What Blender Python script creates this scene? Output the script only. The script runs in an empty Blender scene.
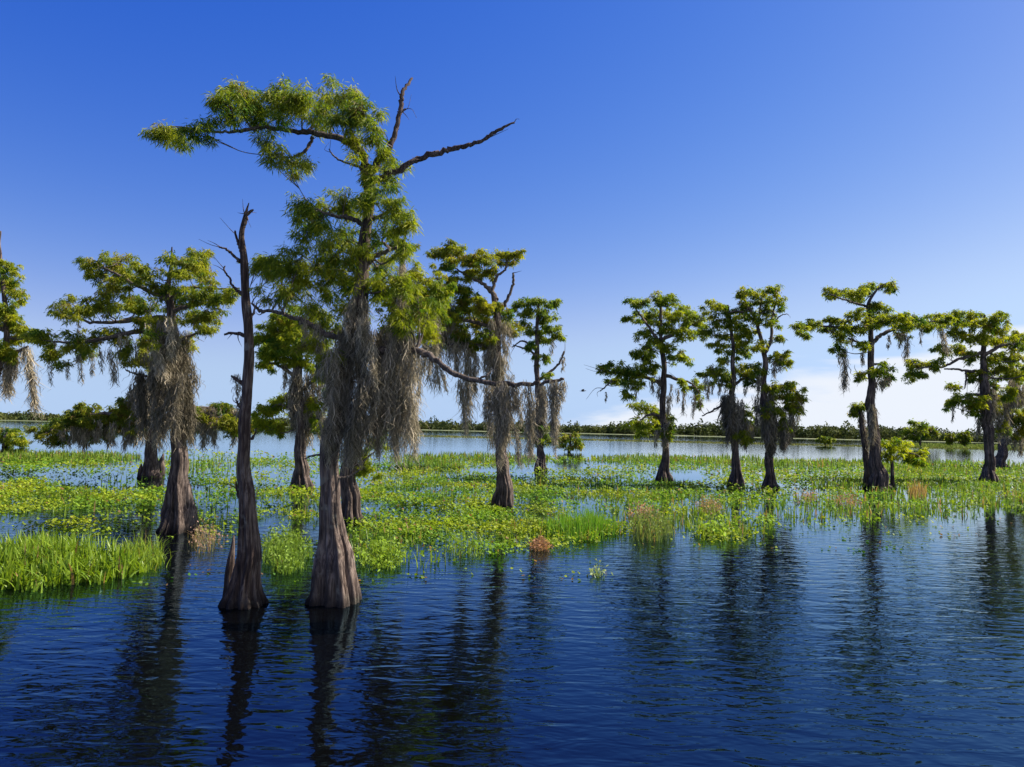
import bpy, math
import numpy as np
from mathutils import Matrix, Vector, noise as mnoise

R = math.radians
scene = bpy.context.scene
COL = scene.collection
rng = np.random.default_rng(7)

# ------------------------------------------------------------------ camera
W, H = 1024, 767
FPX = 740.0
CAM_Z = 3.0
TILT = math.atan((428 - H / 2) / FPX)
ROLL = R(1.31)
MAT3 = Matrix.Rotation(R(90) + TILT, 3, 'X') @ Matrix.Rotation(ROLL, 3, 'Z')
cam_d = bpy.data.cameras.new("camera")
cam_d.sensor_fit = 'HORIZONTAL'
cam_d.sensor_width = 36.0
cam_d.lens = FPX / W * 36.0
cam_d.clip_end = 20000
cam = bpy.data.objects.new("camera", cam_d)
COL.objects.link(cam)
cam.location = (0, 0, CAM_Z)
cam.rotation_euler = MAT3.to_euler()
scene.camera = cam


def ray(px, py):
    return MAT3 @ Vector(((px - W / 2) / FPX, -(py - H / 2) / FPX, -1.0))


def P(px, py, Y):
    """surveyed point of the place: seen at that bearing, standing Y metres out"""
    d = ray(px, py)
    k = Y / d.y
    return np.array((d.x * k, Y, CAM_Z + d.z * k))


def G(px, py, z=0.0):
    d = ray(px, py)
    k = (z - CAM_Z) / d.z
    return np.array((d.x * k, d.y * k, z))


MATN = np.array(MAT3)


def Gv(px, py):
    """vectorised ground points"""
    c = np.stack([(px - W / 2) / FPX, -(py - H / 2) / FPX, -np.ones_like(px)], 1)
    d = c @ MATN.T
    k = -CAM_Z / d[:, 2]
    out = d * k[:, None]
    out[:, 2] = 0
    return out


# ------------------------------------------------------------------ materials
def new_mat(name):
    m = bpy.data.materials.new(name)
    m.use_nodes = True
    nt = m.node_tree
    nt.nodes.clear()
    return m, nt


def N(nt, typ, **kw):
    n = nt.nodes.new(typ)
    for k, v in kw.items():
        if k.startswith('i_'):
            n.inputs[k[2:].replace('_', ' ')].default_value = v
        else:
            setattr(n, k, v)
    return n


def ramp(nt, stops, interp='LINEAR'):
    n = nt.nodes.new('ShaderNodeValToRGB')
    cr = n.color_ramp
    cr.interpolation = interp
    while len(cr.elements) < len(stops):
        cr.elements.new(0.5)
    for e, (p, c) in zip(cr.elements, stops):
        e.position = p
        e.color = (*c, 1) if len(c) == 3 else c
    return n


def leaf_mat(name, trans=0.35, rough=0.5, spec=0.3, ttint=(1.15, 1.15, 0.6)):
    m, nt = new_mat(name)
    L = nt.links.new
    at = N(nt, 'ShaderNodeAttribute', attribute_name='tint')
    pb = N(nt, 'ShaderNodeBsdfPrincipled')
    pb.inputs['Roughness'].default_value = rough
    pb.inputs['Specular IOR Level'].default_value = spec
    L(at.outputs['Color'], pb.inputs['Base Color'])
    tr = N(nt, 'ShaderNodeBsdfTranslucent')
    mul = N(nt, 'ShaderNodeMix', data_type='RGBA', blend_type='MULTIPLY')
    mul.inputs[0].default_value = 1
    mul.inputs[7].default_value = (*ttint, 1)
    L(at.outputs['Color'], mul.inputs[6])
    L(mul.outputs[2], tr.inputs['Color'])
    mx = N(nt, 'ShaderNodeMixShader')
    mx.inputs[0].default_value = trans
    L(pb.outputs[0], mx.inputs[1])
    L(tr.outputs[0], mx.inputs[2])
    out = N(nt, 'ShaderNodeOutputMaterial')
    L(mx.outputs[0], out.inputs[0])
    return m


def bark_mat(name, dark, mid, light, scale=1.0, lichen=None):
    m, nt = new_mat(name)
    L = nt.links.new
    tc = N(nt, 'ShaderNodeTexCoord')
    mp = N(nt, 'ShaderNodeMapping')
    mp.inputs['Scale'].default_value = (22 * scale, 22 * scale, 1.5 * scale)
    L(tc.outputs['Object'], mp.inputs[0])
    n1 = N(nt, 'ShaderNodeTexNoise')
    n1.inputs['Scale'].default_value = 1.0
    n1.inputs['Detail'].default_value = 6
    n1.inputs['Roughness'].default_value = 0.65
    n1.inputs['Distortion'].default_value = 0.4
    L(mp.outputs[0], n1.inputs['Vector'])
    n2 = N(nt, 'ShaderNodeTexNoise')
    n2.inputs['Scale'].default_value = 2.2
    n2.inputs['Detail'].default_value = 5
    L(tc.outputs['Object'], n2.inputs['Vector'])
    ad = N(nt, 'ShaderNodeMath', operation='MULTIPLY_ADD')
    L(n2.outputs[0], ad.inputs[0])
    ad.inputs[1].default_value = 0.5
    L(n1.outputs[0], ad.inputs[2])
    cr = ramp(nt, [(0.5, dark), (0.72, mid), (0.98, light)])
    L(ad.outputs[0], cr.inputs[0])
    col = cr.outputs[0]
    if lichen:
        n3 = N(nt, 'ShaderNodeTexNoise')
        n3.inputs['Scale'].default_value = 3.7
        n3.inputs['Detail'].default_value = 7
        L(tc.outputs['Object'], n3.inputs['Vector'])
        c3 = ramp(nt, [(0.6, (0, 0, 0)), (0.68, (1, 1, 1))])
        L(n3.outputs[0], c3.inputs[0])
        mx = N(nt, 'ShaderNodeMix', data_type='RGBA')
        L(c3.outputs[0], mx.inputs[0])
        L(col, mx.inputs[6])
        mx.inputs[7].default_value = (*lichen, 1)
        col = mx.outputs[2]
    # wet, stained foot at the waterline
    geo = N(nt, 'ShaderNodeNewGeometry')
    sp = N(nt, 'ShaderNodeSeparateXYZ')
    L(geo.outputs['Position'], sp.inputs[0])
    wz = N(nt, 'ShaderNodeMath', operation='MULTIPLY_ADD')
    L(n1.outputs[0], wz.inputs[0])
    wz.inputs[1].default_value = -0.35
    L(sp.outputs[2], wz.inputs[2])
    mr = N(nt, 'ShaderNodeMapRange')
    mr.inputs['From Min'].default_value = -0.14
    mr.inputs['From Max'].default_value = 0.12
    mr.inputs['To Min'].default_value = 0.22
    mr.inputs['To Max'].default_value = 1.0
    L(wz.outputs[0], mr.inputs[0])
    wet = N(nt, 'ShaderNodeMix', data_type='RGBA', blend_type='MULTIPLY')
    wet.inputs[0].default_value = 1
    L(col, wet.inputs[6])
    L(mr.outputs[0], wet.inputs[7])
    pb = N(nt, 'ShaderNodeBsdfPrincipled')
    pb.inputs['Roughness'].default_value = 0.9
    pb.inputs['Specular IOR Level'].default_value = 0.2
    L(wet.outputs[2], pb.inputs['Base Color'])
    bp = N(nt, 'ShaderNodeBump')
    bp.inputs['Strength'].default_value = 0.9
    bp.inputs['Distance'].default_value = 0.05
    L(n1.outputs[0], bp.inputs['Height'])
    L(bp.outputs[0], pb.inputs['Normal'])
    out = N(nt, 'ShaderNodeOutputMaterial')
    L(pb.outputs[0], out.inputs[0])
    return m


M_LEAF = leaf_mat("cypress_leaves", 0.5, 0.55, 0.2, (1.2, 1.3, .5))
M_MOSS = leaf_mat("spanish_moss", 0.25, 0.95, 0.05, (1.0, 1.0, 0.9))
M_PAD = leaf_mat("water_plant_leaves", 0.4, 0.6, 0.15)
M_GRASS = leaf_mat("reed_blades", 0.42, 0.45, 0.3)
M_FAR = leaf_mat("far_foliage", 0.2, 0.8, 0.1)
M_BARK = bark_mat("cypress_bark", (0.010, 0.007, 0.006), (0.056, 0.040, 0.033), (0.22, 0.165, 0.133))
M_BARK_L = bark_mat("cypress_bark_lichened", (0.012, 0.008, 0.007), (0.072, 0.051, 0.041), (0.27, 0.20, 0.16), 1, (0.17, 0.145, 0.11))
M_SNAG = bark_mat("dead_bark", (0.009, 0.006, 0.005), (0.048, 0.030, 0.024), (0.20, 0.15, 0.12), 1.1, (0.14, 0.12, 0.10))
M_DEADW = bark_mat("dead_limb_bark", (0.016, 0.011, 0.010), (0.055, 0.036, 0.031), (0.15, 0.11, 0.095), 1.4)
M_BRANCH = bark_mat("branch_bark", (0.024, 0.018, 0.015), (0.085, 0.064, 0.051), (0.24, 0.19, 0.15), 1.6)


# ------------------------------------------------------------------ mesh helpers
def link(o, parent=None):
    COL.objects.link(o)
    if parent is not None:
        o.parent = parent
    return o


def mesh(name, V, F, mat, parent=None, tint=None, smooth=False, origin=None):
    V = np.asarray(V, np.float64)
    F = np.asarray(F, np.int32)
    off = np.array(parent_world(parent)) if parent is not None else (np.zeros(3) if origin is None else np.asarray(origin, float))
    me = bpy.data.meshes.new(name)
    k = F.shape[1]
    me.vertices.add(len(V))
    me.vertices.foreach_set('co', (V - off).astype(np.float32).ravel())
    me.loops.add(F.size)
    me.loops.foreach_set('vertex_index', F.ravel())
    me.polygons.add(len(F))
    me.polygons.foreach_set('loop_start', np.arange(0, F.size, k, dtype=np.int32))
    me.polygons.foreach_set('loop_total', np.full(len(F), k, np.int32))
    me.polygons.foreach_set('use_smooth', np.full(len(F), bool(smooth)))
    if tint is not None:
        a = me.attributes.new('tint', 'FLOAT_COLOR', 'POINT')
        c = np.ones((len(V), 4), np.float32)
        c[:, :3] = tint
        a.data.foreach_set('color', c.ravel())
    me.materials.append(mat)
    me.update(calc_edges=True)
    o = bpy.data.objects.new(name, me)
    if parent is None and origin is not None:
        o.location = tuple(origin)
    return link(o, parent)


def parent_world(p):
    v = Vector((0, 0, 0))
    while p is not None:
        v += p.location
        p = p.parent
    return v


def empty(name, loc, label, cat, group=None):
    o = bpy.data.objects.new(name, None)
    o.empty_display_size = 0.3
    COL.objects.link(o)
    o.location = tuple(loc)
    tag(o, label, cat, group)
    return o


def tag(o, label=None, cat=None, group=None, kind=None):
    if label: o['label'] = label
    if cat: o['category'] = cat
    if group: o['group'] = group
    if kind: o['kind'] = kind


def cat_parts(parts):
    """join (V,F) lists"""
    Vs, Fs, n = [], [], 0
    for V, F in parts:
        Vs.append(V); Fs.append(np.asarray(F) + n); n += len(V)
    return np.concatenate(Vs), np.concatenate(Fs)


def catmull(pts, n_per=6):
    pts = np.asarray(pts, float)
    if len(pts) < 3:
        t = np.linspace(0, 1, n_per * 2 + 1)[:, None]
        return pts[0] * (1 - t) + pts[-1] * t
    q = np.vstack([2 * pts[0] - pts[1], pts, 2 * pts[-1] - pts[-2]])
    out = []
    for i in range(1, len(q) - 2):
        p0, p1, p2, p3 = q[i - 1:i + 3]
        for t in np.linspace(0, 1, n_per, endpoint=False):
            out.append(0.5 * ((2 * p1) + (-p0 + p2) * t + (2 * p0 - 5 * p1 + 4 * p2 - p3) * t * t + (-p0 + 3 * p1 - 3 * p2 + p3) * t ** 3))
    out.append(pts[-1])
    return np.array(out)


def frames(path):
    T = np.gradient(path, axis=0)
    T /= np.linalg.norm(T, axis=1)[:, None] + 1e-9
    ref = np.array((0.0, 1.0, 0.0))
    if abs(T[0] @ ref) > 0.9:
        ref = np.array((1.0, 0, 0))
    A = np.zeros_like(T); B = np.zeros_like(T)
    a = ref
    for i, t in enumerate(T):
        a = a - t * (a @ t)
        a /= np.linalg.norm(a) + 1e-9
        A[i] = a
        B[i] = np.cross(t, a)
    return A, B


def tube(path, rad, nseg=8, rough=0.0, seed=0):
    path = np.asarray(path, float)
    rad = np.asarray(rad, float)
    A, B = frames(path)
    th = np.linspace(0, 2 * np.pi, nseg, endpoint=False)
    r = rad[:, None] * np.ones((1, nseg))
    if rough:
        rr = np.random.default_rng(seed)
        r = r * (1 + rough * rr.normal(size=r.shape) * 0.5)
    V = path[:, None, :] + r[..., None] * (np.cos(th)[None, :, None] * A[:, None, :] + np.sin(th)[None, :, None] * B[:, None, :])
    n = len(path)
    i = np.arange(n - 1)[:, None]; j = np.arange(nseg)[None, :]
    F = np.stack([i * nseg + j, i * nseg + (j + 1) % nseg, (i + 1) * nseg + (j + 1) % nseg, (i + 1) * nseg + j], -1).reshape(-1, 4)
    V = V.reshape(-1, 3)
    # close the tip with a fan written as thin quads
    tip = len(V)
    V = np.vstack([V, path[-1] + (path[-1] - path[-2]) * 0.15])
    b = (n - 1) * nseg
    cap = [(b + k, b + (k + 1) % nseg, b + (k + 1) % nseg, tip) for k in range(nseg)]
    cap = [(b + k, b + (k + 1) % nseg, tip, tip) for k in range(0)]
    # even fan of quads
    cap = [(b + k, b + (k + 1) % nseg, b + (k + 2) % nseg, tip) for k in range(0, nseg - 1, 2)]
    F = np.vstack([F, np.array(cap)])
    return V, F


def fluted_trunk(path, rad, seed, flute=1.0, nseg=64, sub=9):
    """buttressed bald-cypress bole: deep folds at the foot, shallow ridges above"""
    rr = np.random.default_rng(seed)
    pr = catmull(np.column_stack([path, rad]), sub)
    path, rad = pr[:, :3].copy(), np.maximum(pr[:, 3], 0.005)
    for q_ in range(len(path)):
        zz = path[q_, 2]
        fr = min(1.0, max(0.0, zz) / 0.8)
        path[q_, 0] += fr * rad[q_] * (1.1 if seed == 23 else .6) * mnoise.noise(Vector((zz * 1.1, seed * 3.3, 0)))
        path[q_, 1] += fr * rad[q_] * 0.55 * mnoise.noise(Vector((zz * 1.1, seed * 3.3, 9)))
        rad[q_] *= 1 + .16 * mnoise.noise(Vector((zz * 1.7, seed * 1.3, 4)))
    A, B = frames(path)
    th = np.linspace(0, 2 * np.pi, nseg, endpoint=False)
    z = path[:, 2]
    hgt = max(z.max(), 0.1)
    k1, k2 = rr.integers(6, 9), rr.integers(13, 18)
    ph = rr.uniform(0, 6.28, 4)
    V = []
    for i in range(len(path)):
        fz = math.exp(-max(z[i], 0) / (0.16 * hgt))      # 1 at the foot
        tw = 0.25 * z[i] / hgt * 3
        w1 = np.abs(np.sin(0.5 * k1 * (th + 0.22 * np.sin(2 * th + ph[0]) + tw) + ph[1])) ** 0.7
        w2 = np.abs(np.sin(0.5 * k2 * (th + 0.18 * np.sin(3 * th + ph[2]) + tw) + ph[3])) ** 0.6
        nz = np.array([mnoise.noise(Vector((math.cos(t) * 1.6 + seed * 7.1, math.sin(t) * 1.6, z[i] * 1.3 / max(hgt / 9, .6)))) for t in th])
        a1, a2 = 0.46 * fz * flute + 0.07, 0.24 * flute * (0.35 + 0.65 * fz) + 0.05
        nf = np.array([mnoise.noise(Vector((math.cos(t) * 5 + seed * 2.1, math.sin(t) * 5, z[i] * 2.6 / max(hgt / 9, .6)))) for t in th])
        prof = 0.98 + .17 * math.exp(-max(z[i], 0) / (.06 * hgt)) - a1 * (1 - w1) - a2 * (1 - w2) + nz * (0.10 + 0.12 * fz * flute) + nf * .07
        r = rad[i] * prof * 0.99
        V.append(path[i] + r[:, None] * (np.cos(th)[:, None] * A[i] + np.sin(th)[:, None] * B[i]))
    n = len(path)
    V = np.array(V).reshape(-1, 3)
    i = np.arange(n - 1)[:, None]; j = np.arange(nseg)[None, :]
    F = np.stack([i * nseg + j, i * nseg + (j + 1) % nseg, (i + 1) * nseg + (j + 1) % nseg, (i + 1) * nseg + j], -1).reshape(-1, 4)
    tip = len(V)
    V = np.vstack([V, path[-1] + (path[-1] - path[-2]) * 0.2])
    b = (n - 1) * nseg
    F = np.vstack([F, np.array([(b + k, b + (k + 1) % nseg, b + (k + 2) % nseg, tip) for k in range(0, nseg - 1, 2)])])
    return V, F, path, rad


def unit(v):
    return v / (np.linalg.norm(v, axis=-1, keepdims=True) + 1e-9)


def diamonds(c, d, L, Wd, g):
    """leaf sprays: one folded diamond each"""
    n = len(c)
    side = unit(np.cross(d, g.normal(size=(n, 3))))
    mid = c + d * (L * 0.45)[:, None]
    tip = c + d * L[:, None]
    tip[:, 2] -= L * 0.12
    V = np.stack([c, mid + side * Wd[:, None] * 0.5, tip, mid - side * Wd[:, None] * 0.5], 1).reshape(-1, 3)
    F = np.arange(4 * n).reshape(-1, 4)
    return V, F


def ribbons(p, L, Wd, g, lean=(0, 0, -1), wiggle=0.12, nseg=4, up=False, bend=0.5):
    """hanging strands (or, with up, standing blades)"""
    n = len(p)
    t = np.linspace(0, 1, nseg + 1)
    az = g.uniform(0, 2 * np.pi, n)
    side = np.stack([np.cos(az), np.sin(az), np.zeros(n)], 1)
    if up:
        out_az = az + np.pi / 2 + g.normal(size=n) * 0.6
        out = np.stack([np.cos(out_az), np.sin(out_az), np.zeros(n)], 1)
        b = np.abs(g.normal(size=n)) * bend
        C = p[:, None, :] + np.array((0, 0, 1.0))[None, None, :] * (L[:, None] * (t[None, :] - 0.35 * b[:, None].clip(0, 1.6) * t[None, :] ** 2.4))[..., None] \
            + out[:, None, :] * (L * b)[:, None, None] * (t ** 1.8)[None, :, None]
        w = Wd[:, None] * (1 - t[None, :] ** 2.2 * 0.95)
    else:
        d = unit(np.asarray(lean, float)[None, :] + g.normal(size=(n, 3)) * np.array((.24, .24, 0.02)))
        C = p[:, None, :] + d[:, None, :] * (L[:, None] * t[None, :])[..., None]
        C = C + (g.normal(size=(n, nseg + 1, 3)) * np.array((1, 1, .3))) * (L * wiggle)[:, None, None] * t[None, :, None] * 0.5
        w = Wd[:, None] * (0.7 + 0.6 * np.sin(np.pi * t)[None, :] ** 0.8 - 0.6 * t[None, :] ** 3)
    Lf = C - side[:, None, :] * w[..., None] * 0.5
    Rt = C + side[:, None, :] * w[..., None] * 0.5
    V = np.stack([Lf, Rt], 2).reshape(-1, 3)
    base = (np.arange(n) * (nseg + 1) * 2)[:, None, None]
    k = np.arange(nseg)[None, :, None]
    q = np.array((0, 1, 3, 2))[None, None, :]
    F = (base + k * 2 + q).reshape(-1, 4)
    return V, F, (nseg + 1) * 2


# ------------------------------------------------------------------ trees
LEAF_A = np.array((0.345, 0.335, 0.02))
LEAF_B = np.array((0.05, 0.115, 0.011))
LEAF_C = np.array((0.20, 0.15, 0.035))
MOSS_A = np.array((0.44, 0.37, 0.265))
MOSS_B = np.array((0.085, 0.076, 0.046))
TREES = []


def build_foliage(pads, Y, g, tuft, leaf, lw, dens, spread, tone, brown):
    s = Y / FPX
    Cs, Ts, Ks = [], [], []
    pcs = []
    sat = []
    for pd in pads:
        sat.append(pd)
        for _ in range(3):
            a_ = g.uniform(0, 6.283); q_ = g.uniform(.75, 1.25); f_ = g.uniform(.22, .42)
            sat.append((pd[0] + math.cos(a_) * pd[2] * q_, pd[1] + math.sin(a_) * pd[3] * q_, pd[2] * f_, pd[3] * f_ * 1.1, None))
    lastdy = 0.0
    for pd in sat:
        cx, cy, rx, ry = pd[:4]
        small = len(pd) > 4 and pd[4] is None
        dy = lastdy + g.normal() * pd[2] * s if small else (pd[4] if len(pd) > 4 else g.uniform(-1, 1) * spread)
        if not small:
            lastdy = dy
        c = P(cx, cy, Y + dy)
        ss = (Y + dy) / FPX
        if not small:
            pcs.append((c, rx * ss, ry * ss))
        nt = max(3, int(0.92 * dens * (rx * s) * (ry * s) * 3.14 / (tuft * tuft)))
        # flattened lens of tufts, ragged outline, fuller on its upper side
        ns = int(g.integers(4, 8))
        sc = unit(g.normal(size=(ns, 3))) * (g.uniform(.25, .85, ns))[:, None]
        sr = g.uniform(.2, .52, ns)
        k_ = g.integers(0, ns, nt)
        off = (sc[k_] + g.normal(size=(nt, 3)) * sr[k_][:, None] * .62)
        fill = g.uniform(size=nt) < .25
        off[fill] = (unit(g.normal(size=(nt, 3))) * (g.uniform(0, 1, nt) ** .45)[:, None])[fill]
        off = off.clip(-1.25, 1.25) * np.array((rx * ss, max(rx * ss * 0.85, ry * ss * .8), ry * ss))
        off[:, 2] += 0.05 * ry * ss
        off[:, 2] -= 0.25 * ry * ss * (off[:, 0] / (rx * ss)) ** 2
        Cs.append(c + off)
        pt = g.normal() * 0.16
        Ts.append(np.clip(0.5 + pt + g.normal(size=ns)[k_] * .16 + g.normal(size=nt) * 0.16, 0, 1))
    tc = np.concatenate(Cs); tt = np.concatenate(Ts)
    nl = g.integers(22, 38, len(tc))
    idx = np.repeat(np.arange(len(tc)), nl)
    n = len(idx)
    d = g.normal(size=(n, 3)) * np.array((1, 1, 0.55))
    d = unit(unit(d) + np.array((0, 0, -0.8)))
    c = tc[idx] + d * (g.uniform(-0.15, 0.55, n) * tuft)[:, None] + g.normal(size=(n, 3)) * tuft * 0.28
    L = leaf * g.uniform(0.6, 1.25, n)
    V, F = diamonds(c, d, L, lw * g.uniform(0.7, 1.3, n), g)
    t = np.clip(tt[idx] + g.normal(size=n) * 0.12, 0, 1)
    col = LEAF_B * (1 - t)[:, None] + LEAF_A * t[:, None]
    br = (g.uniform(size=len(tc)) < brown)[idx] & (g.uniform(size=n) < 0.7)
    col[br] = LEAF_C * g.uniform(0.6, 1.1, (br.sum(), 1))
    col = col * np.asarray(tone)
    return V, F, np.repeat(col, 4, 0), pcs, tc


def moss_clump(spec, Y, g, s, dens):
    x0, y0, x1, y1, w = spec[:5]
    dy = spec[5] if len(spec) > 5 else g.uniform(-0.5, 0.5) * w * s
    tone = spec[6] if len(spec) > 6 else 1.0  # per-clump colour factor; also paints in sunlit and shaded moss
    a, b = P(x0, y0, Y + dy), P(x1, y1, Y + dy)
    Lc = np.linalg.norm(b - a)
    wm = w * s
    n = int(max(60, 4.2 * dens * w * max(y1 - y0, 6) * (1.7 if s > .045 else 1.0)))
    if w < 9 and s > .045:
        w *= 1.3
    nl = max(1, int(w / 4.5))
    # a beard made of several locks, each its own length
    lk = g.integers(0, nl, n)
    lx = g.uniform(-0.5, 0.5, nl) if nl > 1 else np.zeros(1)
    ly = g.uniform(-0.45, 0.45, nl)
    ll = 1 - np.abs(lx) * g.uniform(0.1, 0.9, nl) if nl > 1 else np.ones(1)
    ll *= g.uniform(0.75, 1.05, nl)
    ll[np.argmin(np.abs(lx))] = 1.0
    lw = wm / max(1, nl) * 1.25 if nl > 1 else wm
    t = g.uniform(0, 1, n) ** 1.1 * 0.80
    fall = (1 - 0.75 * t ** 1.4)
    rx = (lx[lk] * wm * (1 - 0.25 * t) + g.normal(size=n) * 0.30 * lw * fall)
    ry = (ly[lk] * wm * (1 - 0.25 * t) + g.normal(size=n) * 0.30 * lw * fall)
    # soft sway so the lock is not a straight rod
    sw = np.sin(t * 6 + lk * 1.7) * 0.09 * wm
    p = a + (b - a) * (t * ll[lk])[:, None]
    p[:, 0] += rx + sw; p[:, 1] += ry
    p[:, 2] += g.uniform(0, 0.06, n) * Lc
    L = Lc * g.uniform(0.12, 0.34, n) * (0.6 + 0.4 * ll[lk])
    L = np.maximum(L, 0.07)
    wd = np.maximum(s * .5, 0.0055) * g.uniform(0.6, 1.3, n)
    lean = unit((b - a)[None, :] + np.array((0, 0, -0.6 * Lc)))[0]
    V, F, k = ribbons(p, L, wd, g, lean, 0.32)
    tn = np.clip(g.normal(0.5, 0.25, n) + np.sin(lk * 2.1) * 0.1, 0, 1)
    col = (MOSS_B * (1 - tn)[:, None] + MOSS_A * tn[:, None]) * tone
    return V, F, np.repeat(col, k, 0)


def tree(name, label, cat, base, trunk, branches=(), pads=(), moss=(), seed=1, tone=(1, 1, 1), dens=1.0, tuft=None, leaf=None,
         lw=None, brown=0.06, spread=None, bark=None, deadbark=None, flute=1.0, mossdens=0.13, group=None, bmat=None, knees=(), Y=None):
    g = np.random.default_rng(seed)
    if Y is None:
        Y = G(*base)[1]
    s = Y / FPX
    b0 = G(*base) if base[1] > 430 else P(base[0], base[1], Y)
    root = empty(name, (b0[0], Y, 0.0), label, cat, group)
    tp = [P(t[0], t[1], Y + (t[3] if len(t) > 3 else 0)) for t in trunk]
    tr = [t[2] * s for t in trunk]
    # carry the foot below the surface
    d0 = tp[0] - tp[1]
    foot = tp[0] + np.array((0, 0, -0.35 - max(tp[0][2], 0)))
    V, F, path, rad = fluted_trunk(np.array([foot] + tp), np.array([tr[0] * 1.08] + tr), seed, flute)
    mesh('trunk', V, F, bark or M_BARK, root, smooth=True)
    skel = [path[path[:, 2] > path[:, 2].max() * 0.18]]
    skr = [rad[path[:, 2] > path[:, 2].max() * 0.18]]
    for k in knees:
        kx, ky, kw, kh = k
        c = G(kx, ky)
        ks = c[1] / FPX
        pts = np.array([c + (0, 0, -.25), c + (0, 0, kh * ks * .5), c + (kw * ks * .15, 0, kh * ks)])
        V, F, _, _ = fluted_trunk(pts, np.array((kw * ks * .6, kw * ks * .4, kw * ks * .1)), seed + 31, 1.0, 24, 5)
        mesh('knee', V, F, bark or M_BARK, root, smooth=True)
    for bi, br in enumerate(branches):
        pts = br[0] if isinstance(br, tuple) else br
        bm_ = br[1] if isinstance(br, tuple) else (bmat or M_BRANCH)
        q = np.array([list(P(p[0], p[1], Y + (p[3] if len(p) > 3 else 0))) + [p[2] * s] for p in pts])
        q = catmull(q, 7)
        jit = g.normal(size=(len(q), 3)) * q[:, 3:4] * 0.28
        jit[0] = 0
        q[:, :3] += jit
        q[:, 3] *= 1 + g.normal(size=len(q)) * 0.07
        q[:, 3] = np.maximum(q[:, 3], 0.004)
        V, F = tube(q[:, :3], q[:, 3], 10, 0.16, seed + bi)
        if len(q) > 14 and bm_ is not None and g.uniform() < .8:
            tw = [(V, F)]
            for _ in range(int(g.integers(2, 4))):
                i0 = int(g.integers(len(q) // 3, len(q)))
                st = q[i0, :3]; Lt = g.uniform(6, 20) * s
                dv = unit((g.normal(size=3) * .8 + unit((q[i0, :3] - q[i0 - 1, :3])[None])[0])[None])[0]
                e1 = st + dv * Lt * .5 + g.normal(size=3) * Lt * .08
                e2 = st + dv * Lt + g.normal(size=3) * Lt * .18
                tw.append(tube(catmull([st, e1, e2], 4), np.linspace(min(q[i0, 3] * .5, .8 * s), .12 * s, 9), 5))
            V, F = cat_parts(tw)
        mesh('branch', V, F, bm_, root, smooth=True)
        skel.append(q[:, :3]); skr.append(q[:, 3])
    SK = np.concatenate(skel); SR = np.concatenate(skr)
    if pads:
        xs = [p[0] for p in pads]
        if spread is None:
            spread = 0.22 * (max(xs) - min(xs)) * s
        tuft = tuft or max(0.12, 3.3 * s)
        leaf = leaf or max(0.125, 3.7 * s)
        lw = lw or max(0.0155, .9 * s)
        V, F, tint, pcs, tcs = build_foliage(pads, Y, g, tuft, leaf, lw, dens, spread, tone, brown)
        mesh('crown', V, F, M_LEAF, root, tint)
        for (c, rx, ry) in pcs:
            dd = np.linalg.norm(SK - c, axis=1) + np.maximum(SK[:, 2] - c[2] + 0.1, 0) * 1.5
            i = int(np.argmin(dd))
            a = SK[i]
            Ld = np.linalg.norm(c - a)
            if Ld < 0.12:
                continue
            mid = (a + c) / 2 + np.array((0, 0, -0.10 * Ld)) + g.normal(size=3) * 0.06 * Ld
            q = catmull([a, a * .7 + mid * .3 + g.normal(size=3) * 0.03 * Ld, mid, c, c + unit((c - a)[None])[0] * rx * 0.4], 5)
            r0 = min(SR[i] * 0.6, 0.010 + 0.018 * Ld)
            r = np.linspace(max(r0, 0.008), 0.005, len(q))
            parts = [tube(q, r, 6)]
            # twigs reaching the tufts
            m = np.where(np.linalg.norm((tcs - c) / np.array((rx, max(rx, ry), ry)), axis=1) < 1.1)[0]
            if len(m):
                for k in g.choice(m, min(len(m), 9), replace=False):
                    st = q[g.integers(len(q) // 2, len(q))]
                    e = tcs[k]
                    mm = (st + e) / 2 + g.normal(size=3) * 0.06 * np.linalg.norm(e - st)
                    parts.append(tube(catmull([st, mm, e], 3), np.linspace(0.007, 0.003, 7), 4))
            V, F = cat_parts(parts)
            mesh('branch', V, F, bmat or M_BRANCH, root, smooth=True)
    for mspec in moss:
        V, F, tint = moss_clump(mspec, Y, g, s, mossdens)
        mesh('hanging_moss', V, F, M_MOSS, root, tint)
    TREES.append(root)
    return root


GT = "bald cypress trees standing in the water"

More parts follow.
